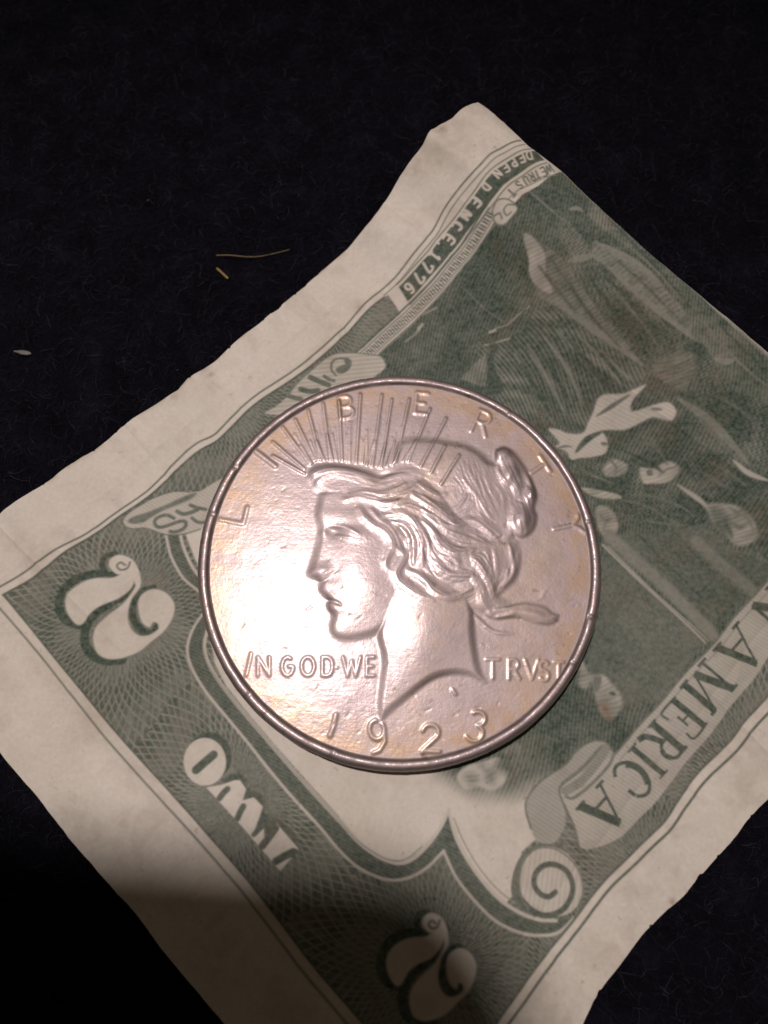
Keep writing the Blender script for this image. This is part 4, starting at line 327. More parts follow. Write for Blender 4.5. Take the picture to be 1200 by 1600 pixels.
# ------------------------------------------------------------------ helpers
#<H>
def sstep(a,b,x): t=np.clip((x-a)/(b-a),0,1); return t*t*(3-2*t)
def bill_h(x,y):
    a=(x+y)*0.70711; b=(x-y)*0.70711; r=np.hypot(x,y)
    m=sstep(20,30,r)
    w=0.40*np.sin(a*0.42+b*0.10+0.6)+0.22*np.sin(a*0.93-b*0.07+2.0)+0.22*np.sin(b*0.30+a*0.05)
    crease=0.95*np.exp(-((a-33.5)/1.1)**2)*sstep(-18,-27,b)
    return 0.45+7.*sstep(19,38,a)-1.6*sstep(37,44,a)+m*(w+0.5)+crease
#</H>
def vnoise(x,y,seed=0):
    r=np.random.default_rng(seed); T=r.random((256,256)); xi=np.floor(x).astype(int); yi=np.floor(y).astype(int)
    fx=x-xi; fy=y-yi; fx=fx*fx*(3-2*fx); fy=fy*fy*(3-2*fy)
    g=lambda i,j:T[i&255,j&255]
    return (g(xi,yi)*(1-fx)+g(xi+1,yi)*fx)*(1-fy)+(g(xi,yi+1)*(1-fx)+g(xi+1,yi+1)*fx)*fy
def spline(P,closed=False,n=5):
    P=np.array(P,float)
    if len(P)<3: return P
    if closed: Q=np.vstack([P[-1],P,P[0],P[1]])
    else: Q=np.vstack([2*P[0]-P[1],P,2*P[-1]-P[-2]])
    out=[]
    t=np.linspace(0,1,n,endpoint=False)[:,None]
    for i in range(len(Q)-3):
        a,b,c,d=Q[i:i+4]
        out.append(0.5*((2*b)+(c-a)*t+(2*a-5*b+4*c-d)*t*t+(3*b-a-3*c+d)*t**3))
    R=np.vstack(out)
    return R if closed else np.vstack([R,P[-1]])
def seg_dist(X,Y,P,closed=False):
    """distance to a polyline, and arclength at the nearest point"""
    best=np.full(X.shape,1e9); arc=np.zeros(X.shape); L=0.
    n=len(P); m=n if closed else n-1
    for i in range(m):
        a=P[i]; b=P[(i+1)%n]; d=b-a; l2=float(d@d)
        if l2<1e-12: continue
        t=np.clip(((X-a[0])*d[0]+(Y-a[1])*d[1])/l2,0,1)
        q=np.hypot(X-a[0]-t*d[0],Y-a[1]-t*d[1]); l=math.sqrt(l2)
        k=q<best; best=np.where(k,q,best); arc=np.where(k,L+t*l,arc); L+=l
    return best,arc,L
def inside(X,Y,P):
    c=np.zeros(X.shape,bool); n=len(P)
    for i in range(n):
        x0,y0=P[i]; x1,y1=P[(i+1)%n]
        if y0==y1: continue
        k=((y0>Y)!=(y1>Y))&(X<(x1-x0)*(Y-y0)/(y1-y0)+x0)
        c^=k
    return c
def sdist(X,Y,P):
    d,_,_=seg_dist(X,Y,P,True); return np.where(inside(X,Y,P),d,-d)
def material(name):
    m=bpy.data.materials.new(name); m.use_nodes=True; nt=m.node_tree
    return m,nt,nt.nodes['Principled BSDF']
def N(nt,t,**kw):
    n=nt.nodes.new(t)
    for k,v in kw.items():
        if k.startswith('i_'): n.inputs[int(k[2:]) if k[2:].isdigit() else k[2:].replace('_',' ')].default_value=v
        else: setattr(n,k,v)
    return n
def ramp(nt,src,stops):
    r=nt.nodes.new('ShaderNodeValToRGB'); e=r.color_ramp.elements
    while len(e)<len(stops): e.new(0.5)
    for el,(p,c) in zip(e,stops): el.position=p; el.color=(*c,1) if len(c)==3 else c
    nt.links.new(src,r.inputs[0]); return r.outputs[0]
def mix(nt,fac,a,b,mode='MIX'):
    m=nt.nodes.new('ShaderNodeMix'); m.data_type='RGBA'; m.blend_type=mode
    for s,v in ((m.inputs[0],fac),(m.inputs[6],a),(m.inputs[7],b)):
        if hasattr(v,'is_linked'): nt.links.new(v,s)
        else: s.default_value=v if not isinstance(v,tuple) else (*v,1)
    return m.outputs[2]
def bump(nt,src,strength,dist,prev=None):
    b=nt.nodes.new('ShaderNodeBump'); b.inputs['Strength'].default_value=strength; b.inputs['Distance'].default_value=dist
    nt.links.new(src,b.inputs['Height'])
    if prev: nt.links.new(prev,b.inputs['Normal'])
    return b.outputs[0]
def mesh_obj(name,V,Q,mat,parent=None,normals=None,attrs=None,smooth=True):
    me=bpy.data.meshes.new(name)
    V=np.ascontiguousarray(V,np.float32); Q=np.ascontiguousarray(Q,np.int32); k=Q.shape[1]
    me.vertices.add(len(V)); me.vertices.foreach_set('co',(V*MM).astype(np.float32).ravel())
    me.loops.add(Q.size); me.loops.foreach_set('vertex_index',Q.ravel())
    me.polygons.add(len(Q)); me.polygons.foreach_set('loop_start',np.arange(0,Q.size,k,dtype=np.int32)); me.polygons.foreach_set('loop_total',np.full(len(Q),k,np.int32))
    if smooth: me.polygons.foreach_set('use_smooth',np.ones(len(Q),bool))
    for an,av in (attrs or {}).items():
        at=me.attributes.new(an,'FLOAT','POINT'); at.data.foreach_set('value',np.ascontiguousarray(av,np.float32))
    me.update(calc_edges=True)
    if normals is not None: me.normals_split_custom_set_from_vertices(normals.tolist())
    me.materials.append(mat)
    o=bpy.data.objects.new(name,me); col.objects.link(o)
    if parent: o.parent=parent
    return o
def submesh(name,V,Q,sel,mat,parent,normals=None,attrs=None):
    q=Q[sel]; u,inv=np.unique(q,return_inverse=True)
    return mesh_obj(name,V[u],inv.reshape(q.shape),mat,parent,None if normals is None else normals[u],{k:v[u] for k,v in (attrs or {}).items()})
def empty(name,loc,label,cat):
    o=bpy.data.objects.new(name,None); o.empty_display_size=0.005; col.objects.link(o); o.location=[v*MM for v in loc]; o['label']=label; o['category']=cat
    return o
def grid_faces(nu,nv):
    i=np.arange((nu-1)*(nv-1)); r=i//(nv-1); c=i%(nv-1); a=r*nv+c
    return np.stack([a,a+nv,a+nv+1,a+1],1)
# ------------------------------------------------------------------ fabric
def fabric():
    m,nt,p=material('dark_navy_fabric')
    tc=N(nt,'ShaderNodeTexCoord')
    n1=N(nt,'ShaderNodeTexNoise',i_Scale=260.,i_Detail=8.,i_Roughness=.7); nt.links.new(tc.outputs['Object'],n1.inputs['Vector'])
    n2=N(nt,'ShaderNodeTexNoise',i_Scale=1500.,i_Detail=4.); nt.links.new(tc.outputs['Object'],n2.inputs['Vector'])
    c=ramp(nt,n1.outputs[0],[(.3,(.0012,.0012,.0022)),(.55,(.004,.004,.0068)),(.8,(.011,.011,.018))])
    nt.links.new(c,p.inputs['Base Color']); p.inputs['Roughness'].default_value=1.; p.inputs['Specular IOR Level'].default_value=.06
    b=bump(nt,n1.outputs[0],1.,.0009); b=bump(nt,n2.outputs[0],1.,.0003,b); nt.links.new(b,p.inputs['Normal'])
    g=np.sign(np.linspace(-1,1,301))*(np.abs(np.linspace(-1,1,301))**1.6)*420; X,Y=np.meshgrid(g,g+10,indexing='ij')
    Zs=-1.1+.35*vnoise(X*.11+40,Y*.11+40,3)+.25*vnoise(X*.4+90,Y*.4+90,5)
    o=mesh_obj('fabric',np.stack([X,Y,Zs],-1).reshape(-1,3),grid_faces(301,301),m); o['kind']='structure'
    # loose pile fibres
    m2,nt2,p2=material('fabric_fibre'); hi=N(nt2,'ShaderNodeNewGeometry')
    c2=ramp(nt2,hi.outputs['Random Per Island'],[(0,(.002,.002,.0035)),(.6,(.006,.006,.0098)),(.88,(.012,.012,.019)),(1,(.032,.031,.042))])
    nt2.links.new(c2,p2.inputs['Base Color']); p2.inputs['Roughness'].default_value=.9; p2.inputs['Specular IOR Level'].default_value=.1
    n=84000; x=rng.uniform(-54,50,n); y=rng.uniform(-46,78,n); a=rng.uniform(0,2*np.pi,n); L=rng.uniform(.5,2.4,n); cu=rng.normal(0,1.1,n); up=rng.uniform(.0,.55,n); w=rng.uniform(.012,.03,n)
    zb=-1.1+.35*vnoise(x*.11+40,y*.11+40,3)+.25*vnoise(x*.4+90,y*.4+90,5)
    vs=[]
    for k in range(4):
        t=k/3; aa=a+cu*t
        px=x+L*t*np.cos(aa); py=y+L*t*np.sin(aa); pz=np.minimum(zb+.02+up*math.sin(math.pi*min(t*1.2,1.)),0.02)
        ww=w*(1-.6*t)
        vs+= [np.stack([px-ww*np.sin(aa),py+ww*np.cos(aa),pz],-1),np.stack([px+ww*np.sin(aa),py-ww*np.cos(aa),pz],-1)]
    V=np.stack(vs,1).reshape(-1,3); base=np.arange(n)[:,None]*8
    Q=np.concatenate([np.concatenate([base+2*k,base+2*k+1,base+2*k+3,base+2*k+2],1) for k in range(3)])
    f=mesh_obj('fabric_pile',V,Q,m2); f['kind']='stuff'; f['label']='short fuzzy dark navy fibres covering the cloth'; f['category']='pile'
fabric()
# ------------------------------------------------------------------ two-dollar bill, folded in half
def paper_material():
    m,nt,p=material('banknote_paper')
    tc=N(nt,'ShaderNodeTexCoord'); obj=tc.outputs['Object']
    ink=N(nt,'ShaderNodeAttribute',attribute_name='ink').outputs['Fac']; stain=N(nt,'ShaderNodeAttribute',attribute_name='stain').outputs['Fac']
    def noise(s,d=4.,r=.55):
        n=N(nt,'ShaderNodeTexNoise',i_Scale=s,i_Detail=d,i_Roughness=r); nt.links.new(obj,n.inputs['Vector']); return n.outputs[0]
    big=noise(45.); mid=noise(320.,6.,.65); fine=noise(2600.,3.)
    pap=ramp(nt,big,[(.3,(.545,.51,.425)),(.55,(.63,.60,.52)),(.75,(.59,.565,.475))])
    pap=mix(nt,.16,pap,ramp(nt,mid,[(.3,(.33,.28,.20)),(.7,(.62,.59,.52))]))
    pap=mix(nt,.10,pap,ramp(nt,fine,[(.35,(.25,.22,.17)),(.65,(.7,.68,.6))]))
    ic=ramp(nt,big,[(.3,(.008,.036,.020)),(.7,(.012,.041,.026))])
    k=N(nt,'ShaderNodeMath',operation='MULTIPLY'); nt.links.new(ink,k.inputs[0]); nt.links.new(ramp(nt,fine,[(.3,(.84,)*3),(.7,(1.0,)*3)]),k.inputs[1])
    c=mix(nt,k.outputs[0],pap,ic)
    c=mix(nt,stain,c,(.16,.085,.04))
    nt.links.new(c,p.inputs['Base Color']); p.inputs['Roughness'].default_value=.78; p.inputs['Specular IOR Level'].default_value=.22
    b=bump(nt,mid,.5,.00012); b=bump(nt,fine,.35,.00003,b); nt.links.new(b,p.inputs['Normal'])
    return m
PAPER=paper_material()
def ab(x,y): return (x+y)*.70711,(x-y)*.70711
def pattern(kind,X,Y,arc):
    a,b=ab(X,Y)
    if kind==1:   # lathe-work: rosettes of crossing spiral lines round fixed centres
        best=np.full(X.shape,1e9); L=np.zeros(X.shape); ring=np.zeros(X.shape)
        for q,((cx,cy),nn_,kr) in enumerate(ROSE):
            rr=np.hypot(X-cx,Y-cy)+1e-6; t=np.arctan2(Y-cy,X-cx); w=rr*(1+.12*np.sin(5*t+q))
            u=nn_*t; v=kr*w+.9*np.sin(w*.8)
            l=np.maximum(1-sstep(0,.60,np.abs(np.sin(.5*(u+v)))),1-sstep(0,.60,np.abs(np.sin(.5*(u-v)))))
            l=np.maximum(l,.55*(1-sstep(0,.5,np.abs(np.sin(.5*(u*.5+v*.35+1))))))
            k=w<best; best=np.where(k,w,best); L=np.where(k,l,L); ring=np.where(k,.5+.5*np.sin(w*1.15+q*1.7),ring)
        den=sstep(.15,.85,ring)*.75+.25
        return .57+.17*den-(.12+.26*den)*L+.06*(vnoise(a*.25+7,b*.25+3,21)-.5)
    if kind==2: return .14*(vnoise((a*.9+b*.3)*.35+30,(a*.3-b*.9)*1.6+60+.6*np.sin(a*.5),94)-.5)+.12*np.sin((b*.9+a*.45+.5*np.sin(a*.35))*17.5)+.22*(vnoise(a*.35+50,b*.35+50,8)-.5)+.10*(vnoise(a*1.1+50,b*1.1+50,7)-.5)
    if kind==3: return .34*(vnoise((a*.35+b*.94)*.28+30,(a*.94-b*.35)*1.3+60+.7*np.sin(b*.5),92)-.5)+.17*np.sin((b*.25+a*.95+.8*np.sin(b*.30))*17)+.12*(vnoise(a*.3+20,b*.6+50,9)-.5)
    if kind==4: return .22*(vnoise((a*.9+b*.3)*.5+30,(a*.3-b*.9)*1.9+60,95)-.5)+.075*np.sin((b*.9-a*.4+.35*np.sin(a*.9)+.5*vnoise(a*.5+5,b*.5+5,71))*15)*(.4+.6*vnoise(a*.8+9,b*.8+5,72))+.16*(vnoise(a*.9+70,b*.9+50,73)-.5)
    if kind==5: return .30*(vnoise((a*.8+b*.6)*1.1+30+.6*np.sin(a*.7),(a*.6-b*.8)*.4+60,93)-.5)+.14*np.sin((b*.85+a*.52+.6*np.sin(a*.5))*15.5)*np.sin((b*.5-a*.86)*13)-.05+.20*(vnoise(a*.5+20,b*.5+50,19)-.5)+.06*np.sin((b*.9+a*.4+.4*np.sin(a*.6))*13)
    if kind==6: return .025*np.sin((b*.5+a*.86)*22)+.10*(vnoise(a*.25+33,b*.25+70,29)-.5)
    if kind==7: return np.where(np.sin(arc*2*np.pi/.275)>-.1,.25,-.35)
    if kind==8: return .07*np.sin((a*.9-b*.35)*23)
    if kind==9: return .05*np.sin((a*.55+b*.84)*15)
    if kind==10: return .045*np.sin((a*.98-b*.2)*19)
    if kind==11: return .06*np.sin((a*.62-b*.78)*13.5)
    return 0.
def bill():
    root=empty('banknote',(0,0,.3),'worn folded green two dollar bill lying under the silver coin','banknote')
    # boundary fitted to the measured edges: functions a_edge(b) / b_edge(a)
    EL=np.array([ab(*p) for p in EDGE_LONG]); EO=np.array([ab(*p) for p in EDGE_LOW]); EF=np.array([ab(*p) for p in EDGE_FOLD]); ES=np.array([ab(*p) for p in EDGE_SHORT])
    def ext(t,P,ti,vi):
        o=np.argsort(P[:,ti]); x=P[o,ti]; y=P[o,vi]; return np.interp(t,x,y)
    st=.082
    a_lo,a_hi=-38.2,40.8; nu=int((a_hi-a_lo)/st)+1; b_lo,b_hi=-29.5,38.3; nv=int((b_hi-b_lo)/st)+1
    A0=np.linspace(a_lo,a_hi,nu); B0=np.linspace(b_lo,b_hi,nv)
    Ag,Bg=np.meshgrid(A0,B0,indexing='ij')
    nick=lambda t,sd:.11*sstep(.84,.98,vnoise(t*1.7+3,t*0+sd,12))
    bl=ext(A0,EL,0,1)+nick(A0,5)+.05*(vnoise(A0*1.3+9,A0*0+3,2)-.5)+.12*(vnoise(A0*.5+9,A0*0+3,4)-.5); bh=ext(A0,EO,0,1)-nick(A0,9)+.05*(vnoise(A0*1.1+9,A0*0+8,2)-.5)
    al=ext(B0,ES,1,0)+.05*(vnoise(B0*1.1+9,B0*0+3,6)-.5); ah=ext(B0,EF,1,0)
    S=(Ag-a_lo)/(a_hi-a_lo); T=(Bg-b_lo)/(b_hi-b_lo)
    A=Ag+(al-a_lo)[None,:]*(1-S)+(ah-a_hi)[None,:]*S
    B=Bg+(bl-b_lo)[:,None]*(1-T)+(bh-b_hi)[:,None]*T
    X=(A+B)*.70711; Y=(A-B)*.70711
    # print
    ink=np.zeros(X.shape); stain=np.zeros(X.shape); part=np.zeros(X.shape,np.int16); names=['margin']; pid={}
    ai=lambda v:(v-a_lo)/(a_hi-a_lo)*(nu-1); bi=lambda v:(v-b_lo)/(b_hi-b_lo)*(nv-1)
    for kind,pname,pts,q in INK:
        if kind=='p': P=spline(pts,True) if q['c'] else np.array(pts); pad=q['s']*2+.6
        else: P=spline(pts); pad=q['w']+q['s']+.6
        pa=(P[:,0]+P[:,1])*.70711; pb=(P[:,0]-P[:,1])*.70711; pad+=1.6
        i0=max(int(ai(pa.min()-pad)),0); i1=min(int(ai(pa.max()+pad))+2,nu); j0=max(int(bi(pb.min()-pad)),0); j1=min(int(bi(pb.max()+pad))+2,nv)
        if i1<=i0 or j1<=j0: continue
        x=X[i0:i1,j0:j1]; y=Y[i0:i1,j0:j1]; arc=None
        if kind=='p': d=sdist(x,y,P)
        else:
            dd,arc,L=seg_dist(x,y,P); d=q['w']*(1 if not q['t'] else .12+.88*np.sqrt(np.clip(np.minimum(arc,L-arc)/(.5*L),0,1)))-dd
            if q['k']==0 and q['w']>.12: pass
        if q.get('f'):
            for e0,e1 in ((P[0],P[1]),(P[-1],P[-2])):
                t=(e0-e1)/np.linalg.norm(e0-e1); ov=(x-e0[0])*t[0]+(y-e0[1])*t[1]; near=np.hypot(x-e0[0],y-e0[1])<q['w']*1.8+.3; d=np.where(near,np.minimum(d,.02-ov),d)
        mk=sstep(-q['s'],q['s'],d)
        v=pattern(q['k'],x,y,arc); v=v if q['k']==1 else np.clip(q['v']+v,0,.95)
        ink[i0:i1,j0:j1]=ink[i0:i1,j0:j1]*(1-mk)+v*mk
        if pname:
            key=pname
            if pname in('numeral','word','ribbon','name_ribbon','scroll_band','spiral_scroll','text_strip','tick_strip','printed_border','vignette','vignette_ground'):
                if pname=='numeral': key='numeral%d'%(1 if pts[0][1]<-20 else 0)
                if pname=='name_ribbon': key='name_ribbon%d'%(1 if pts[0][1]<8 else 0)
                if pname=='scroll_band': key='scroll_band'
                if pname=='vignette_ground': key='vignette'
            if key not in pid: pid[key]=len(names); names.append(key.rstrip('01'))
            pp=part[i0:i1,j0:j1]; pp[mk>.5]=pid[key]
    for _ in range(1): ink[1:-1,1:-1]=.5*ink[1:-1,1:-1]+.125*(ink[:-2,1:-1]+ink[2:,1:-1]+ink[1:-1,:-2]+ink[1:-1,2:])
    # wear: ink rubbed thin, tiny abrasions, soft smudge of colour on the margin
    wear=.90+.10*vnoise(A*.9+60,B*.9+60,31)+.08*(vnoise(A*4+60,B*4+60,33)-.5)
    ink=1-(1-np.clip(ink*wear,0,1))**2.0+.012*vnoise(A*.4+10,B*.4+10,35)
    for (sx,sy),r,v in STAIN:
        stain=np.maximum(stain,v*np.exp(-(np.hypot(X-sx,Y-sy)/r)**2)*(.55+.9*(vnoise(X*2.2+80,Y*2.2+80,37)-.2)))
    stain=np.clip(stain,0,1)
    gr=sstep(.50,.85,vnoise(A*.33+11,B*.33+17,43)*.6+vnoise(A*1.3+11,B*1.3+17,44)*.4); stain=np.maximum(stain,.13*gr)
    sp=vnoise(A*3.1+5,B*3.1+9,45); stain=np.maximum(stain,.35*sstep(.90,.985,sp)*sstep(.45,.7,vnoise(A*.2,B*.2+40,46)))
    # edge grime where fingers hold the long edge
    eg=np.exp(-np.abs(B-bl[:,None])/.25)*sstep(.55,.8,vnoise(A*.7+5,B*0+5,39)); stain=np.maximum(stain,.35*eg)
    Zb=bill_h(X,Y)+.035*vnoise(X*1.1+99,Y*1.1+99,41)*sstep(19.6,24,np.hypot(X,Y))
    out=sstep(19.6,25,np.hypot(X,Y)); Zb=Zb+out*(.16*(1-np.abs(2*vnoise(A*.16+9,B*.13+4,81)-1))+.07*(1-np.abs(2*vnoise(A*.5+9,B*.42+4,82)-1))**2+.03*vnoise(A*2.5,B*2.5,83))
    for ca,cs,ch in ((-23.5,.05,.16),(-12.,-.08,-.14),(1.5,.06,.13),(13.,-.05,-.15),(27.5,.04,.16)): Zb=Zb+out*ch*np.exp(-np.abs(A-ca-cs*B)/.38)
    for cb,cs,ch in ((-25.2,.03,.10),(29.5,-.04,-.12)): Zb=Zb+out*ch*np.exp(-np.abs(B-cb-cs*A)/.4)
    V=np.stack([X,Y,Zb-.3],-1).reshape(-1,3); Q=grid_faces(nu,nv)
    keep=(np.hypot(X,Y)>16.5).ravel()[Q].any(1)
    fp=part.ravel()[Q[:,0]]
    at={'ink':ink.ravel(),'stain':stain.ravel()}
    for k,nm in enumerate(names):
        s=keep&(fp==k)
        if s.any(): submesh(nm,V,Q,s,PAPER,root,None,at)
    # the half folded underneath, its rounded fold and the paper thickness at the edges
    n1,n2=90,80
    ii=np.linspace(0,nu-1,n1).astype(int); jj=np.linspace(0,nv-1,n2).astype(int)
    XA=A[np.ix_(ii,jj)]; XB=B[np.ix_(ii,jj)]; s=np.linspace(0,1,n1)[:,None]; t=np.linspace(0,1,n2)[None,:]
    XA=XA+1.1*(1-s); XB=XB+.5*(1-2*t)
    x2=(XA+XB)*.70711; y2=(XA-XB)*.70711; zu=bill_h(x2,y2)
    gap=.12+2.0*sstep(21,33,XA)*(1-sstep(36.5,40.2,XA)); zl=np.maximum(zu-gap,-.5); zl[-1]=zu[-1]-.02
    V2=np.stack([x2,y2,zl-.3],-1).reshape(-1,3); z0=np.zeros(n1*n2)
    mesh_obj('folded_half',V2,grid_faces(n1,n2),PAPER,root,None,{'ink':z0+.02,'stain':z0})
    # thickness strip round the open edges
    pth=np.concatenate([np.stack([np.arange(nu)[::-1],np.zeros(nu,int)],1),np.stack([np.zeros(nv,int),np.arange(nv)],1),np.stack([np.arange(nu),np.full(nu,nv-1)],1)])[::4]
    top=np.stack([X[pth[:,0],pth[:,1]],Y[pth[:,0],pth[:,1]],Zb[pth[:,0],pth[:,1]]-.3],1); bot=top-[0,0,.11]; k=len(top)
    Ve=np.concatenate([top,bot]); i=np.arange(k-1); Qe=np.stack([i,i+1,i+1+k,i+k],1)
    mesh_obj('paper_edge',Ve,Qe,PAPER,root,None,{'ink':np.full(2*k,.02),'stain':np.full(2*k,.25)})
bill()
# ------------------------------------------------------------------ silver dollar
def silver():
    m,nt,p=material('toned_silver')
    tc=N(nt,'ShaderNodeTexCoord'); obj=tc.outputs['Object']
    def noise(s,d=5.,r=.6,vec=None):
        n=N(nt,'ShaderNodeTexNoise',i_Scale=s,i_Detail=d,i_Roughness=r); nt.links.new(vec or obj,n.inputs['Vector']); return n.outputs[0]
    n1=noise(120.); n2=noise(600.); n3=noise(3000.,3.)
    mp=N(nt,'ShaderNodeMapping'); mp.inputs['Scale'].default_value=(1,9,1); mp.inputs['Rotation'].default_value=(0,0,.5); nt.links.new(obj,mp.inputs['Vector'])
    sc=noise(420.,4.,.6,mp.outputs[0])
    tone=ramp(nt,n1,[(.25,(.285,.24,.245)),(.42,(.35,.298,.298)),(.55,(.385,.33,.325)),(.70,(.40,.325,.265)),(.85,(.36,.275,.20))])
    # warmer toning towards the rim
    ln=N(nt,'ShaderNodeVectorMath',operation='LENGTH'); nt.links.new(obj,ln.inputs[0])
    rr=N(nt,'ShaderNodeMapRange'); rr.inputs['From Min'].default_value=.014; rr.inputs['From Max'].default_value=.019; nt.links.new(ln.outputs['Value'],rr.inputs['Value'])
    band=ramp(nt,rr.outputs[0],[(.1,(0,)*3),(.70,(1,)*3),(.79,(.8,)*3),(.84,(0,)*3)])
    rm=N(nt,'ShaderNodeMath',operation='MULTIPLY'); nt.links.new(band,rm.inputs[0]); nt.links.new(ramp(nt,n2,[(.34,(0,0,0)),(.60,(1,1,1))]),rm.inputs[1])
    c=mix(nt,rm.outputs[0],tone,(.50,.335,.165))
    c=mix(nt,.35,c,ramp(nt,n2,[(.3,(.235,.195,.195)),(.65,(.44,.385,.37))]))
    sp=noise(1100.,3.,.6); spm=N(nt,'ShaderNodeMath',operation='MULTIPLY'); nt.links.new(ramp(nt,sp,[(.62,(0,)*3),(.72,(1,)*3)]),spm.inputs[0]); nt.links.new(ramp(nt,noise(200.,3.),[(.45,(0,)*3),(.65,(.75,)*3)]),spm.inputs[1])
    c=mix(nt,spm.outputs[0],c,(.15,.105,.08))
    pt=noise(260.,6.,.65); c=mix(nt,.24,c,ramp(nt,pt,[(.30,(.23,.185,.185)),(.5,(.36,.305,.295)),(.72,(.44,.345,.26))]))
    nt.links.new(c,p.inputs['Base Color']); p.inputs['Metallic'].default_value=1.
    rg=ramp(nt,n2,[(.25,(.54,)*3),(.75,(.66,)*3)]); nt.links.new(rg,p.inputs['Roughness'])
    p2=nt.nodes.new('ShaderNodeBsdfPrincipled'); nt.links.new(c,p2.inputs['Base Color']); p2.inputs['Metallic'].default_value=1.; p2.inputs['Roughness'].default_value=.235
    ms=nt.nodes.new('ShaderNodeMixShader'); nt.links.new(ramp(nt,n2,[(.3,(.06,)*3),(.7,(.19,)*3)]),ms.inputs[0]); nt.links.new(p.outputs[0],ms.inputs[1]); nt.links.new(p2.outputs[0],ms.inputs[2]); nt.links.new(ms.outputs[0],nt.nodes['Material Output'].inputs['Surface'])
    b=bump(nt,n2,.09,.00014); b=bump(nt,sc,.10,.00005,b); b=bump(nt,n3,.40,.00003,b); nt.links.new(b,p.inputs['Normal']); nt.links.new(b,p2.inputs['Normal'])
    return m
SILVER=silver()
ZF=2.30; RF=18.05     # field height above the bill, field radius
def coin():
    root=empty('silver_coin',(0,0,.3),'worn toned silver one dollar coin dated 1923 resting on the bill','coin')
    st=.065; n=int(2*18.3/st)+1; g=np.linspace(-18.3,18.3,n); X,Y=np.meshgrid(g,g,indexing='ij'); R=np.hypot(X,Y)
    H=.05*(R/18)**2; lab=np.zeros(X.shape,np.int16); names=['field']; kids=[None]
    def region(P,pad):
        i0=np.searchsorted(g,P[:,0].min()-pad); i1=np.searchsorted(g,P[:,0].max()+pad); j0=np.searchsorted(g,P[:,1].min()-pad); j1=np.searchsorted(g,P[:,1].max()+pad)
        return slice(i0,i1),slice(j0,j1)
    def new(nm): names.append(nm); return len(names)-1
    def put(P,hw,amp,nm=None,lid=None,flat=.55,mask=None):
        rg=region(P,hw+.3); x=X[rg]; y=Y[rg]; d,_,_=seg_dist(x,y,P)
        f=1-sstep(flat*hw,hw*1.15,d)
        if mask is not None: f=f*mask[rg]
        H[rg]+=amp*f
        if lid: lab[rg]=np.where(f>.25,lid,lab[rg])
    # rays
    for P,hw in COIN['RAY']:
        k=new('ray'); P=np.array(P); put(P,hw*1.25,.085,lid=k,flat=.1)
    rays=[np.array(P) for P,_ in COIN['RAY']]
    for P in COIN['MINI']: put(np.array(P),.14,.05,flat=.1)
    for P0,P1 in zip(rays[1:12],rays[2:13]):
        for f in (.22,.42,.62,.82):
            Pm=P0*(1-f)+P1*f; L=rng.uniform(.35,.95); Pm[0]=Pm[1]+(Pm[0]-Pm[1])*L
            put(Pm,rng.uniform(.07,.11),rng.uniform(.02,.05),flat=.1)
    # portrait layers
    C=COIN['POLY']; base=np.zeros(X.shape); own=np.zeros(X.shape,np.int16)
    idd={'portrait':new('portrait'),'hair':new('hair'),'neck':new('neck')}
    def layer(nm,top,width,edge,ow,power=2.,lift=0.):
        P=spline(C[nm],True,6); rg=region(P,1.6); d=sdist(X[rg],Y[rg],P)
        e=sstep(-.10,edge,d); dome=1-(1-np.clip(d/width,0,1))**power
        kr=int(min(max(width*4.2,3),24))
        for _ in range(3):
            for ax in (0,1):
                pd=[(0,0),(0,0)]; pd[ax]=(kr+1,kr); cs=np.cumsum(np.pad(dome,pd,mode='edge'),axis=ax); m_=dome.shape[ax]
                dome=(np.take(cs,np.arange(2*kr+1,2*kr+1+m_),ax)-np.take(cs,np.arange(0,m_),ax))/(2*kr+1)
        dome=dome*1.1
        h=(lift*e+(top-lift)*dome*e)
        k=h>base[rg]; base[rg]=np.where(k,h,base[rg]); own[rg]=np.where(k&(d>0),idd[ow],own[rg])
    layer('dome',.27,6.0,.9,'hair',2.0,.05)
    layer('neck',.42,5.0,.75,'neck',2.0,.12)
    layer('tail1',.20,1.5,.35,'hair',2.,.03); layer('tail4',.11,.5,.25,'hair'); layer('tail2',.16,.6,.18,'hair'); layer('tail3',.30,2.2,.5,'hair',2.,.04)
    layer('face',.42,7.0,.9,'portrait',2.2,.09)
    layer('bun',.17,1.8,.45,'hair',2.,.06)
    layer('hair',.40,5.0,1.1,'hair',2.,.05)
    pm=sstep(.0,.12,base)
    for bx,by,sx,sy,an,am in COIN['BUMP']:
        ca,sa=math.cos(math.radians(an)),math.sin(math.radians(an)); u=(X-bx)*ca+(Y-by)*sa; v=-(X-bx)*sa+(Y-by)*ca
        base+=am*np.exp(-.5*((u/sx)**2+(v/sy)**2))*pm
    # hair strands, each with finer companions beside it
    Hs=np.zeros(X.shape)
    strands=[]
    for pts,hw,am in COIN['STRAND']:
        strands.append((pts,hw,am))
        if am>0 and hw>.28 and len(pts)>=4:
            P=np.array(pts); t=np.gradient(P,axis=0); t/=np.linalg.norm(t,axis=1,keepdims=True)+1e-9; nn=np.stack([-t[:,1],t[:,0]],1); w=np.linspace(.35,1,len(P))[:,None]
            for off in (-1.2,-.8,-.4,.0,.4,.8,1.2): strands.append(((P+nn*off*hw*w).tolist(),.075,.030))
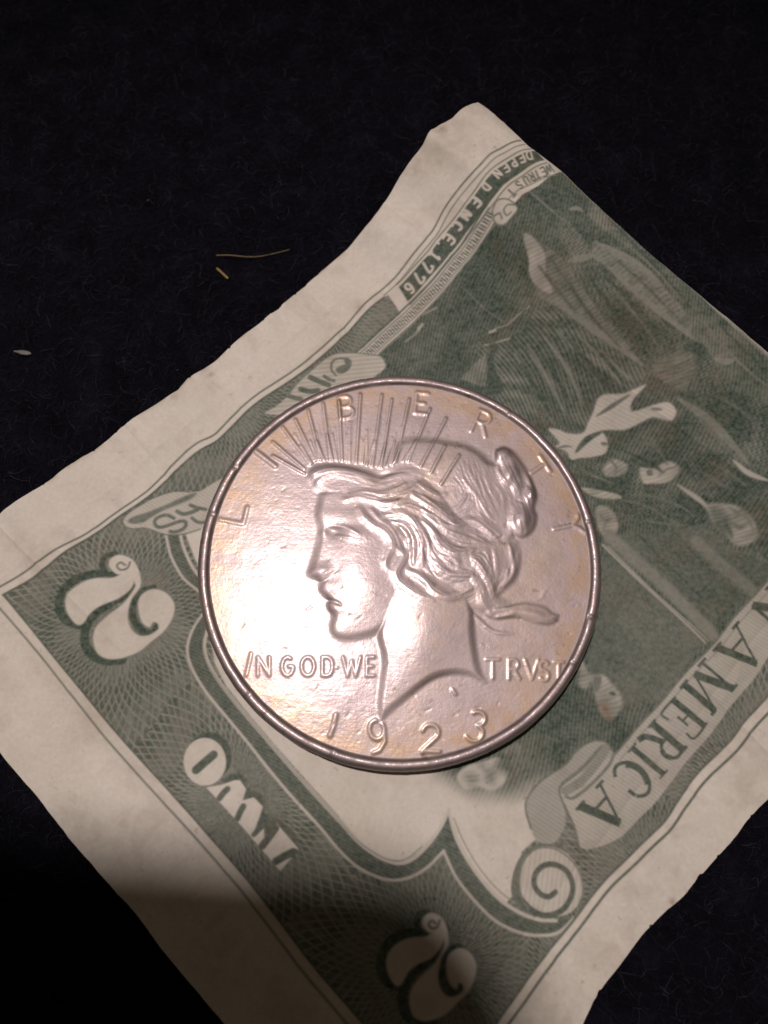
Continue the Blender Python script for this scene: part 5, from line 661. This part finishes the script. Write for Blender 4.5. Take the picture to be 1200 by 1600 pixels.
    for pts,hw,am in strands:
        P=spline(pts,False,6); rg=region(P,hw+.3); d,arc,L=seg_dist(X[rg],Y[rg],P)
        tp=np.clip(np.minimum(arc,L-arc)/(.35*L)+.25,0,1); w=hw*(.55+.45*tp)
        prof=np.exp(-1.3*(d/w)**2)
        if am>0 and hw>.3: prof=prof*(1+.13*np.cos(d*21.)*np.exp(-(d/w)**2))
        v=am*(.66 if hw>.2 else .9)*prof*(.6+.4*tp)*sstep(-.02,.10,base[rg])
        Hs[rg]=np.maximum(Hs[rg],v)+.30*np.minimum(Hs[rg],v) if am>0 else Hs[rg]+v
    hairm=(own==idd['hair'])
    # fine strands: noise drawn out along the flow of the traced locks
    C2=np.zeros(X.shape); S2=np.zeros(X.shape); Wt=np.full(X.shape,1e-9)
    for pts,hw,am in COIN['STRAND']:
        P=spline(pts,False,3); rg=region(P,2.2)
        for a_,b_ in zip(P[:-1],P[1:]):
            mid=(a_+b_)/2; ang=2*math.atan2(*(b_-a_)[::-1]); w=np.exp(-((X[rg]-mid[0])**2+(Y[rg]-mid[1])**2)/.7)
            C2[rg]+=w*math.cos(ang); S2[rg]+=w*math.sin(ang); Wt[rg]+=w
    th2=.5*np.arctan2(S2,C2); dx,dy=np.cos(th2),np.sin(th2)
    ns_=rng.random(X.shape); ns_=(ns_+np.roll(ns_,1,0)+np.roll(ns_,1,1)+np.roll(ns_,(1,1),(0,1)))/4
    acc=ns_.copy(); I0,J0=np.meshgrid(np.arange(n),np.arange(n),indexing='ij')
    for sg in (1,-1):
        pi,pj=I0.astype(float),J0.astype(float); cx,cy=dx*sg,dy*sg
        for _ in range(13):
            pi=np.clip(pi+cx,0,n-1); pj=np.clip(pj+cy,0,n-1); ii,jj=pi.astype(int),pj.astype(int)
            acc+=ns_[ii,jj]; ex,ey=dx[ii,jj],dy[ii,jj]; f_=np.where(ex*cx+ey*cy<0,-1,1); cx,cy=ex*f_,ey*f_
    acc=(acc/27-.5)/.06; Hs+=np.clip(acc,-2,2)*.020*hairm*sstep(.10,.3,base)*sstep(.02,.4,Wt)
    fl=np.sin((X*1.4-Y*.8+.9*np.sin(X*.8+Y*.5)+.5*np.sin(Y*1.7))*5.)*.004*hairm*sstep(.15,.4,base)
    H+=np.minimum(base,1.2)+Hs+fl
    lab=np.where(own>0,own,lab)
    H[:]=H
    # rays cross the skull: label stays with the hair there
    for nm,strokes,hw,hh in COIN['LETTER']:
        k=new(nm)
        for s in strokes:
            P=np.array(s)
            hb=H.copy() if False else None
            rg=region(P,hw+.3); x=X[rg]; y=Y[rg]; d,_,_=seg_dist(x,y,P); f=1-sstep(.25*hw,hw*1.5,d)
            if not hasattr(coin,'acc') or coin.k!=k: coin.acc=np.zeros(X.shape); coin.k=k
            prev=coin.acc[rg].copy(); nw=np.maximum(prev,.46*hh*f*(1-.9*(own[rg]>0))); H[rg]+=nw-prev; coin.acc[rg]=nw
            lab[rg]=np.where((f>.25)&(own[rg]==0),k,lab[rg])
    # contact marks and hairline scratches
    for i in range(170):
        r=17.5*math.sqrt(rng.random()); t=rng.uniform(0,6.283); x0,y0=r*math.cos(t),r*math.sin(t); l=rng.uniform(.08,.9)*rng.random(); an=rng.normal(.55,.6)
        P=np.array([(x0,y0),(x0+l*math.cos(an),y0+l*math.sin(an))]); hw=rng.uniform(.04,.10)
        rg=region(P,hw+.2); d,_,_=seg_dist(X[rg],Y[rg],P); H[rg]-=rng.uniform(.008,.035)*np.exp(-(d/hw)**2)
    H+=.012*(vnoise(X*1.2+50,Y*1.2+50,51)-.5)+.004*(vnoise(X*5+50,Y*5+50,53)-.5)
    # shallow smoothing (struck metal has no knife edges)
    for _ in range(4):
        H[1:-1,1:-1]=.4*H[1:-1,1:-1]+.15*(H[:-2,1:-1]+H[2:,1:-1]+H[1:-1,:-2]+H[1:-1,2:])
    H*=.76
    Zc=ZF+H; gx,gy=np.gradient(Zc,st); nr=np.stack([-gx,-gy,np.ones_like(gx)],-1); nr/=np.linalg.norm(nr,axis=-1,keepdims=True)
    V=np.stack([X,Y,Zc],-1).reshape(-1,3); nr=nr.reshape(-1,3); Q=grid_faces(n,n)
    okf=(R.ravel()[Q]<18.02).all(1); fl_=lab.ravel()[Q[:,0]]
    portrait=None
    order=[0]+[idd['portrait']]+[k for k in range(len(names)) if k not in (0,idd['portrait'])]
    for k in order:
        s=okf&(fl_==k)
        if not s.any(): continue
        par=portrait if names[k] in('hair','neck') else root
        o=submesh(names[k],V,Q,s,SILVER,par,nr)
        if names[k]=='portrait': portrait=o; o['label']='raised profile head facing left with rays and loose hair'
    # rim, reeded edge and underside, one lathe
    prof=[(17.80,ZF+.02),(17.94,ZF+.055),(18.04,ZF+.13),(18.14,ZF+.24),(18.24,ZF+.31),(18.40,ZF+.345),(18.57,ZF+.335),(18.73,ZF+.28),(18.88,ZF+.17),(18.99,ZF+.02),(19.05,ZF-.18),(19.05,ZF-.40),(19.05,.45),(19.0,.22),(18.85,.06),(18.6,.0),(18.2,.1),(17.9,.12),(9,.12),(.01,.12)]
    pr=np.array(prof); ns=1134; th=np.linspace(0,2*np.pi,ns,endpoint=False); k=len(pr)
    rr=np.repeat(pr[None,:,0],ns,0).copy(); zz=np.repeat(pr[None,:,1],ns,0).copy()
    reed=.05*(np.arange(ns)%6<3); rr[:,11]-=reed; rr[:,12]-=reed
    nz=lambda s,f,q:vnoise(th*f+10,th*0+q,s)-.5
    for j in range(3,11):
        rr[:,j]+=.05*nz(61,9,j)+.03*nz(63,40,3); zz[:,j]+=.05*nz(65,14,2)+.02*nz(67,30,3)+.012*nz(68,160,j)
    for c0,dp,wd in ((-.30,.12,.012),(-.55,.08,.01),(.93,.06,.008),(2.62,.10,.014),(2.9,.07,.01),(-1.9,.05,.01),(.2,.07,.008),(-2.4,.06,.012)):
        q=np.exp(-(((th-c0+np.pi)%(2*np.pi)-np.pi)/wd)**2)
        for j in range(4,10): zz[:,j]-=dp*q; rr[:,j]-=dp*.4*q
    Vr=np.stack([rr*np.cos(th)[:,None],rr*np.sin(th)[:,None],zz],-1).reshape(-1,3)
    i=np.arange(ns)[:,None]; j=np.arange(k-1)[None,:]; i2=(i+1)%ns
    Qr=np.stack([i*k+j,i*k+j+1,i2*k+j+1,i2*k+j],-1).reshape(-1,4)[:, [0,1,2,3]]
    rim=mesh_obj('rim',Vr,Qr,SILVER,root)
coin()
# ------------------------------------------------------------------ lint on the cloth
def simple(name,colr,rough=.8):
    m,nt,p=material(name); tc=N(nt,'ShaderNodeTexCoord'); n=N(nt,'ShaderNodeTexNoise',i_Scale=2500.); nt.links.new(tc.outputs['Object'],n.inputs['Vector'])
    c=ramp(nt,n.outputs[0],[(.3,tuple(v*.7 for v in colr)),(.7,colr)]); nt.links.new(c,p.inputs['Base Color']); p.inputs['Roughness'].default_value=rough
    return m
def tube(name,pts,rad,mat,label,cat,flat=1.):
    P=spline(np.array(pts),False,6); n=len(P); t=np.gradient(P,axis=0); t/=np.linalg.norm(t,axis=1,keepdims=True)
    s=np.stack([-t[:,1],t[:,0],t[:,0]*0],1); s/=np.linalg.norm(s,axis=1,keepdims=True); u=np.cross(t,s)
    V=[];m=8
    rad=np.broadcast_to(rad,(n,))
    for k in range(m):
        a=2*np.pi*k/m; V.append(P+(s*math.cos(a)+u*math.sin(a)*flat)*rad[:,None])
    c0=P.mean(0); V=np.stack(V,1).reshape(-1,3)-c0; i=np.arange(n-1)[:,None]; k=np.arange(m)[None,:]
    Q=np.stack([i*m+k,i*m+(k+1)%m,(i+1)*m+(k+1)%m,(i+1)*m+k],-1).reshape(-1,4)
    o=mesh_obj(name,V,Q,mat); o.location=c0*MM; o['label']=label; o['category']=cat; return o
h=DEBRIS['hair']; tube('loose_hair',[(x,y,-.55+.2*math.sin(i*.9)) for i,(x,y) in enumerate(h)],np.linspace(.06,.035,31)[:6*(len(h)-1)+1] if 6*(len(h)-1)+1<=31 else np.linspace(.06,.035,6*(len(h)-1)+1),simple('pale_hair',(.20,.145,.065),.5),'long thin curved golden fibre lying on the dark cloth','fibre')
h=DEBRIS['straw']; P_=[(x,y,-.5) for x,y in h]; tube('straw_bit',P_,np.array([.06]+[.14]*10+[.16,.08]),simple('straw',(.22,.155,.05),.6),'short thick yellow bit of straw below the long fibre','straw',.5)
h=DEBRIS['fleck']; P_=[(x,y,-.5) for x,y in h]; tube('lint_fleck',P_,np.array([.05,.08,.12,.16,.2,.24,.26,.27,.27,.25,.22,.16,.05]),simple('white_lint',(.16,.15,.145)),'small pale lint fleck near the left border','lint',.3)
for (x,y),r,lb in zip(DEBRIS['speck'],(.09,.07,.07,.06),('tiny pale speck on cloth above and left of the fibre','tiny pale speck on cloth beside the stained bill edge','tiny pale speck on cloth right of the bill fold','faint speck on cloth near the top right')):
    tube('dust_speck',[(x-r,y,-.5),(x,y+r*.3,-.48),(x+r,y,-.5)],np.array([.3,.7,.9,1,1,1,1,1,1,.9,.8,.6,.3])*r,simple('dust',(.06,.06,.06)),lb,'speck',.6)
# ------------------------------------------------------------------ the photographer's phone, held above and shading the near end of the bill
def phone():
    hz=.118; sx,sy=LDIR[0]/LDIR[2],LDIR[1]/LDIR[2]
    root=bpy.data.objects.new('smartphone',None); col.objects.link(root); root['label']='black smartphone held above the bill, shading its near end'; root['category']='phone'
    k=1-hz/(LH+.0024)
    def under(x,y): # point at phone height whose lamp shadow falls at (x,y) mm on the bill
        q=np.array((x,y,0))*MM; d=lp-q; t=hz/d[2]; return q+d*t
    cr=under(11.2,-27.6); root.location=(cr[0],cr[1],hz); root.rotation_euler=(0,0,math.radians(-4.4))
    m,nt,p=material('phone_glass'); p.inputs['Base Color'].default_value=(.012,.012,.013,1); p.inputs['Roughness'].default_value=.35
    n=N(nt,'ShaderNodeTexNoise',i_Scale=300.); nt.links.new(ramp(nt,n.outputs[0],[(.3,(.3,)*3),(.7,(.5,)*3)]),p.inputs['Roughness'])
    def slab(name,x0,x1,y0,y1,z0,z1,r,mat):
        pts=[]
        for cx,cy,a0 in ((x1-r,y1-r,0),(x0+r,y1-r,90),(x0+r,y0+r,180),(x1-r,y0+r,270)):
            for i in range(9): a=math.radians(a0+i*90/8); pts.append((cx+r*math.cos(a),cy+r*math.sin(a)))
        P=np.array(pts); nn=len(P); c=P.mean(0); lev=[(z0,-.6),(z0+.4,-.12),(z0+.9,0),(z1-.9,0),(z1-.4,-.12),(z1,-.6)]
        V=[]
        for z,o_ in lev:
            d=P-c; V.append(np.column_stack([P+d/np.linalg.norm(d,axis=1,keepdims=True)*o_,np.full(nn,z)]))
        V.append([[c[0],c[1],z0]]); V.append([[c[0],c[1],z1]]); V=np.vstack(V)
        i=np.arange(nn); j=(i+1)%nn; Q=[np.stack([l*nn+i,l*nn+j,(l+1)*nn+j,(l+1)*nn+i],1) for l in range(len(lev)-1)]
        b0=len(lev)*nn; Q.append(np.stack([j,i,i*0+b0,i*0+b0],1)[:, :4]); Q.append(np.stack([(len(lev)-1)*nn+i,(len(lev)-1)*nn+j,i*0+b0+1,i*0+b0+1],1))
        me=bpy.data.meshes.new(name); F=[]
        for q in Q[:-2]: F+=q.tolist()
        for q in Q[-2:]: F+=q[:,:3].tolist()
        me.from_pydata((V*MM).tolist(),[],F); me.update(); me.materials.append(mat); o=bpy.data.objects.new(name,me); col.objects.link(o); o.parent=root; return o
    slab('body',-68,0,-138,0,0,8.5,9,m)
    m2,nt2,p2=material('lens_glass'); p2.inputs['Base Color'].default_value=(.01,.01,.02,1); p2.inputs['Roughness'].default_value=.05
    slab('camera_lens',-13,-5,-15,-7,-.8,.4,3.9,m2)
phone()
